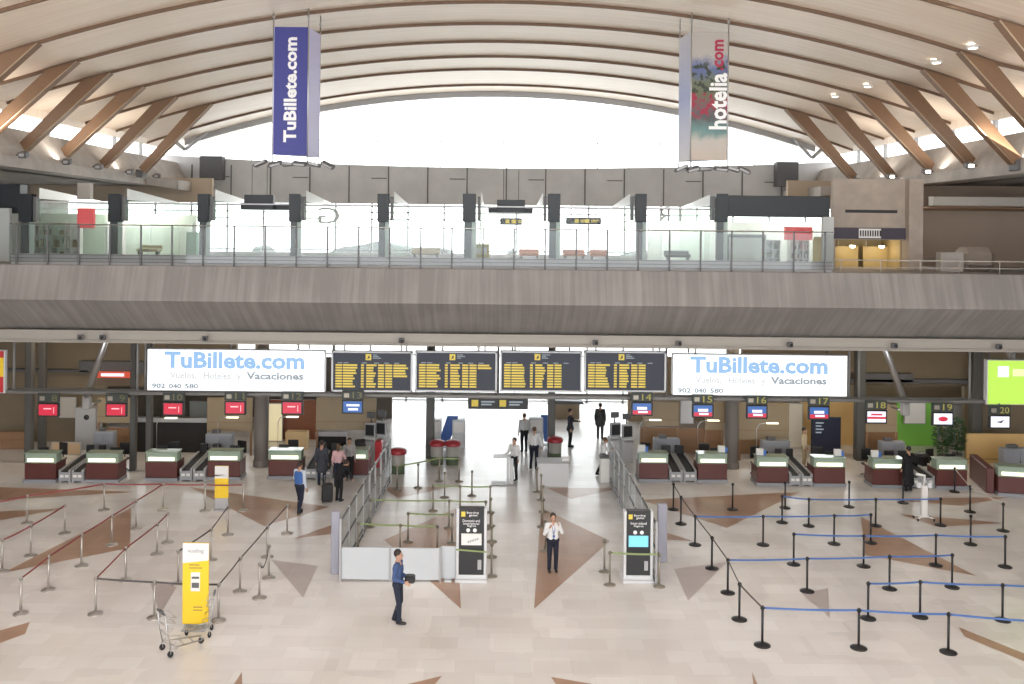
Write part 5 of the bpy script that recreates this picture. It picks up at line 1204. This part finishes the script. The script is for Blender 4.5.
o = thing('suitcase', 'black upright suitcase beside the bending person in black', 'suitcase', (p.x, p.y, 0), R(15))
m2 = MB(); m2.bbox(-.2, .2, -.13, .13, .06, .72, .05); m2.build('shell', M_BLACK, o)
m2 = MB(); m2.tube([(-.09, .08, .7), (-.09, .08, 1.0), (.09, .08, 1.0), (.09, .08, .7)], .012); m2.build('handle', M_STEEL, o)
for dx in (-.15, .15):
    m2 = MB(); m2.tube([(dx-.015, 0, .035), (dx+.015, 0, .035)], .035); m2.build('wheel', M_BLACK, o)
person(at(514, 480), R(-35), 1.68, 'woman in a white blouse at the small high table in the passage', wht, blk, HAIRD, dict(elR=(-.24, -.08, 1.13), wrR=(-.2, -.3, 1.1)), fem=True, detail=False)
person(at(534, 469), R(160), 1.76, 'person in a white shirt and red scarf behind the reception desk', wht, navy_t, HAIRB, dict(knL=(.12, -.02, .49), anL=(.14, .02, .09), elR=(-.3, .0, 1.14), wrR=(-.3, -.1, .9)), scarf=M_RED, detail=False)
person(at(524, 452), R(200), 1.74, 'man in a pale shirt and dark trousers furthest left of the far group', cloth('pale_shirt', (.50, .50, .50)), blk, HAIRB, dict(), detail=False)
person(at(570, 447), R(75), 1.76, 'person in a dark suit standing by the upright blue board', cloth('dark_suit', (.03, .03, .045)), blk, HAIRD, dict(elL=(.2, -.1, 1.15), wrL=(.15, -.33, 1.15)), coat=True, coat_len=.1, detail=False)
person(at(600, 439), R(170), 1.72, 'person in dark clothes furthest right in the passage', cloth('dark_grey_cloth', (.05, .05, .05)), cloth('dark_grey_cloth', (.05, .05, .05)), HAIRD, dict(), coat=True, coat_len=.2, detail=False)
person(at(603, 476), R(95), 1.62, 'woman in a white top leaning on the narrow white stand', wht, blk, HAIRB, dict(head=(0, -.10, 1.55), neck=(0, -.06, 1.40), elL=(.22, -.15, 1.14), wrL=(.15, -.38, 1.13), elR=(-.22, -.15, 1.14), wrR=(-.15, -.38, 1.13), knL=(.1, .05, .5), anL=(.1, .25, .12)), fem=True, detail=False)
person(at(908, 491), R(195), 1.74, 'person in a long black coat beside desk 18', blk, blk, HAIRD, dict(elR=(-.28, -.1, 1.15), wrR=(-.3, -.35, 1.0)), coat=True, coat_len=.62, detail=False)
person(at(804, 468), R(60), 1.72, 'person in a cream top standing behind the conveyors of desks 16 and 17', cloth('cream_top', (.66, .55, .38)), cloth('tan_trousers', (.5, .4, .26)), HAIRD, dict(), detail=False, fem=True)
p = FL(921, 478); o = thing('black_suitcase', 'black suitcase lying on the conveyor beside the person in the long black coat', 'suitcase', (p.x, p.y, .5))
m2 = MB(); m2.bbox(-.3, .3, -.2, .2, .0, .5, .09); m2.build('shell', M_BLACK, o)
m2 = MB(); m2.tube([(-.1, 0, .48), (-.1, 0, .58), (.12, 0, .58), (.12, 0, .48)], .015); m2.build('handle', M_DGREY, o)
# apply modifiers
bpy.context.view_layer.update()
dg = bpy.context.evaluated_depsgraph_get()
new = [(o_, bpy.data.meshes.new_from_object(o_.evaluated_get(dg))) for o_ in REM]
for o_, me in new:
    o_.modifiers.clear(); o_.data = me
    for p_ in me.polygons: p_.use_smooth = True
# ------------------------------------------------------------------ light
w_ = bpy.data.worlds.new('World'); SC.world = w_; w_.use_nodes = True
bg = w_.node_tree.nodes['Background']; bg.inputs[0].default_value = (.95, .975, 1.0, 1); bg.inputs[1].default_value = 3.0
def area(nm, loc, sx, sy, e, c, rot=(0, 0, 0)):
    li = bpy.data.lights.new(nm, 'AREA'); li.shape = 'RECTANGLE'; li.size = sx; li.size_y = sy; li.energy = e; li.color = c
    lo = bpy.data.objects.new(nm, li); lo.location = loc; lo.rotation_euler = rot; COL.objects.link(lo); return lo
# lamps under the gallery (strip luminaires in the soffit)
for x in (-18, -11, 11, 18):
    area('soffit_light', (x, 39, 5.9), 3.5, .6, 60, (1, .86, .66))
# luminaires above gallery shops
for x in (-16, -8, 0, 8, 14): area('shop_light', (x, 41, 11.9), 2.5, .5, 200, (1, .98, .94))
for y in (20, 26, 32, 38, 44):
    for sg in (-1, 1): area('ledge_uplight', (sg*17.6, y, 13.0), 2.5, .5, 38, (1, .90, .78), (0, R(180 + sg*30), 0))
for y in (14, 24):
    for x in (-11, 0, 11): area('floor_fill_light', (x, y, roofz(x, y)-.4), 3.0, 3.0, 95, (.97, .98, 1))  # added fill lights, put in to brighten the near floor
cam = bpy.data.cameras.new('Camera'); co = bpy.data.objects.new('Camera', cam); COL.objects.link(co); SC.camera = co
cam.sensor_fit = 'HORIZONTAL'; cam.sensor_width = 36; cam.lens = 36*F/1024; cam.shift_x = (512-CX)/1024; cam.shift_y = -(342-CY)/1024
r_ = Vector((CA, 0, SA)); u_ = Vector((-SA, 0, CA)); b_ = r_.cross(u_)
co.matrix_world = Matrix.Translation((0, 0, H)) @ Matrix((r_, u_, b_)).transposed().to_4x4()
cam.clip_end = 300; cam.clip_start = .1
SC.view_settings.view_transform = 'Standard'; SC.view_settings.look = 'None'; SC.view_settings.gamma = 1; SC.view_settings.use_curve_mapping = False
SC.view_settings.exposure = 0.75
SC.cycles.use_denoising = True; SC.cycles.max_bounces = 8; SC.cycles.diffuse_bounces = 6; SC.cycles.transparent_max_bounces = 24
SC.cycles.sample_clamp_indirect = 6
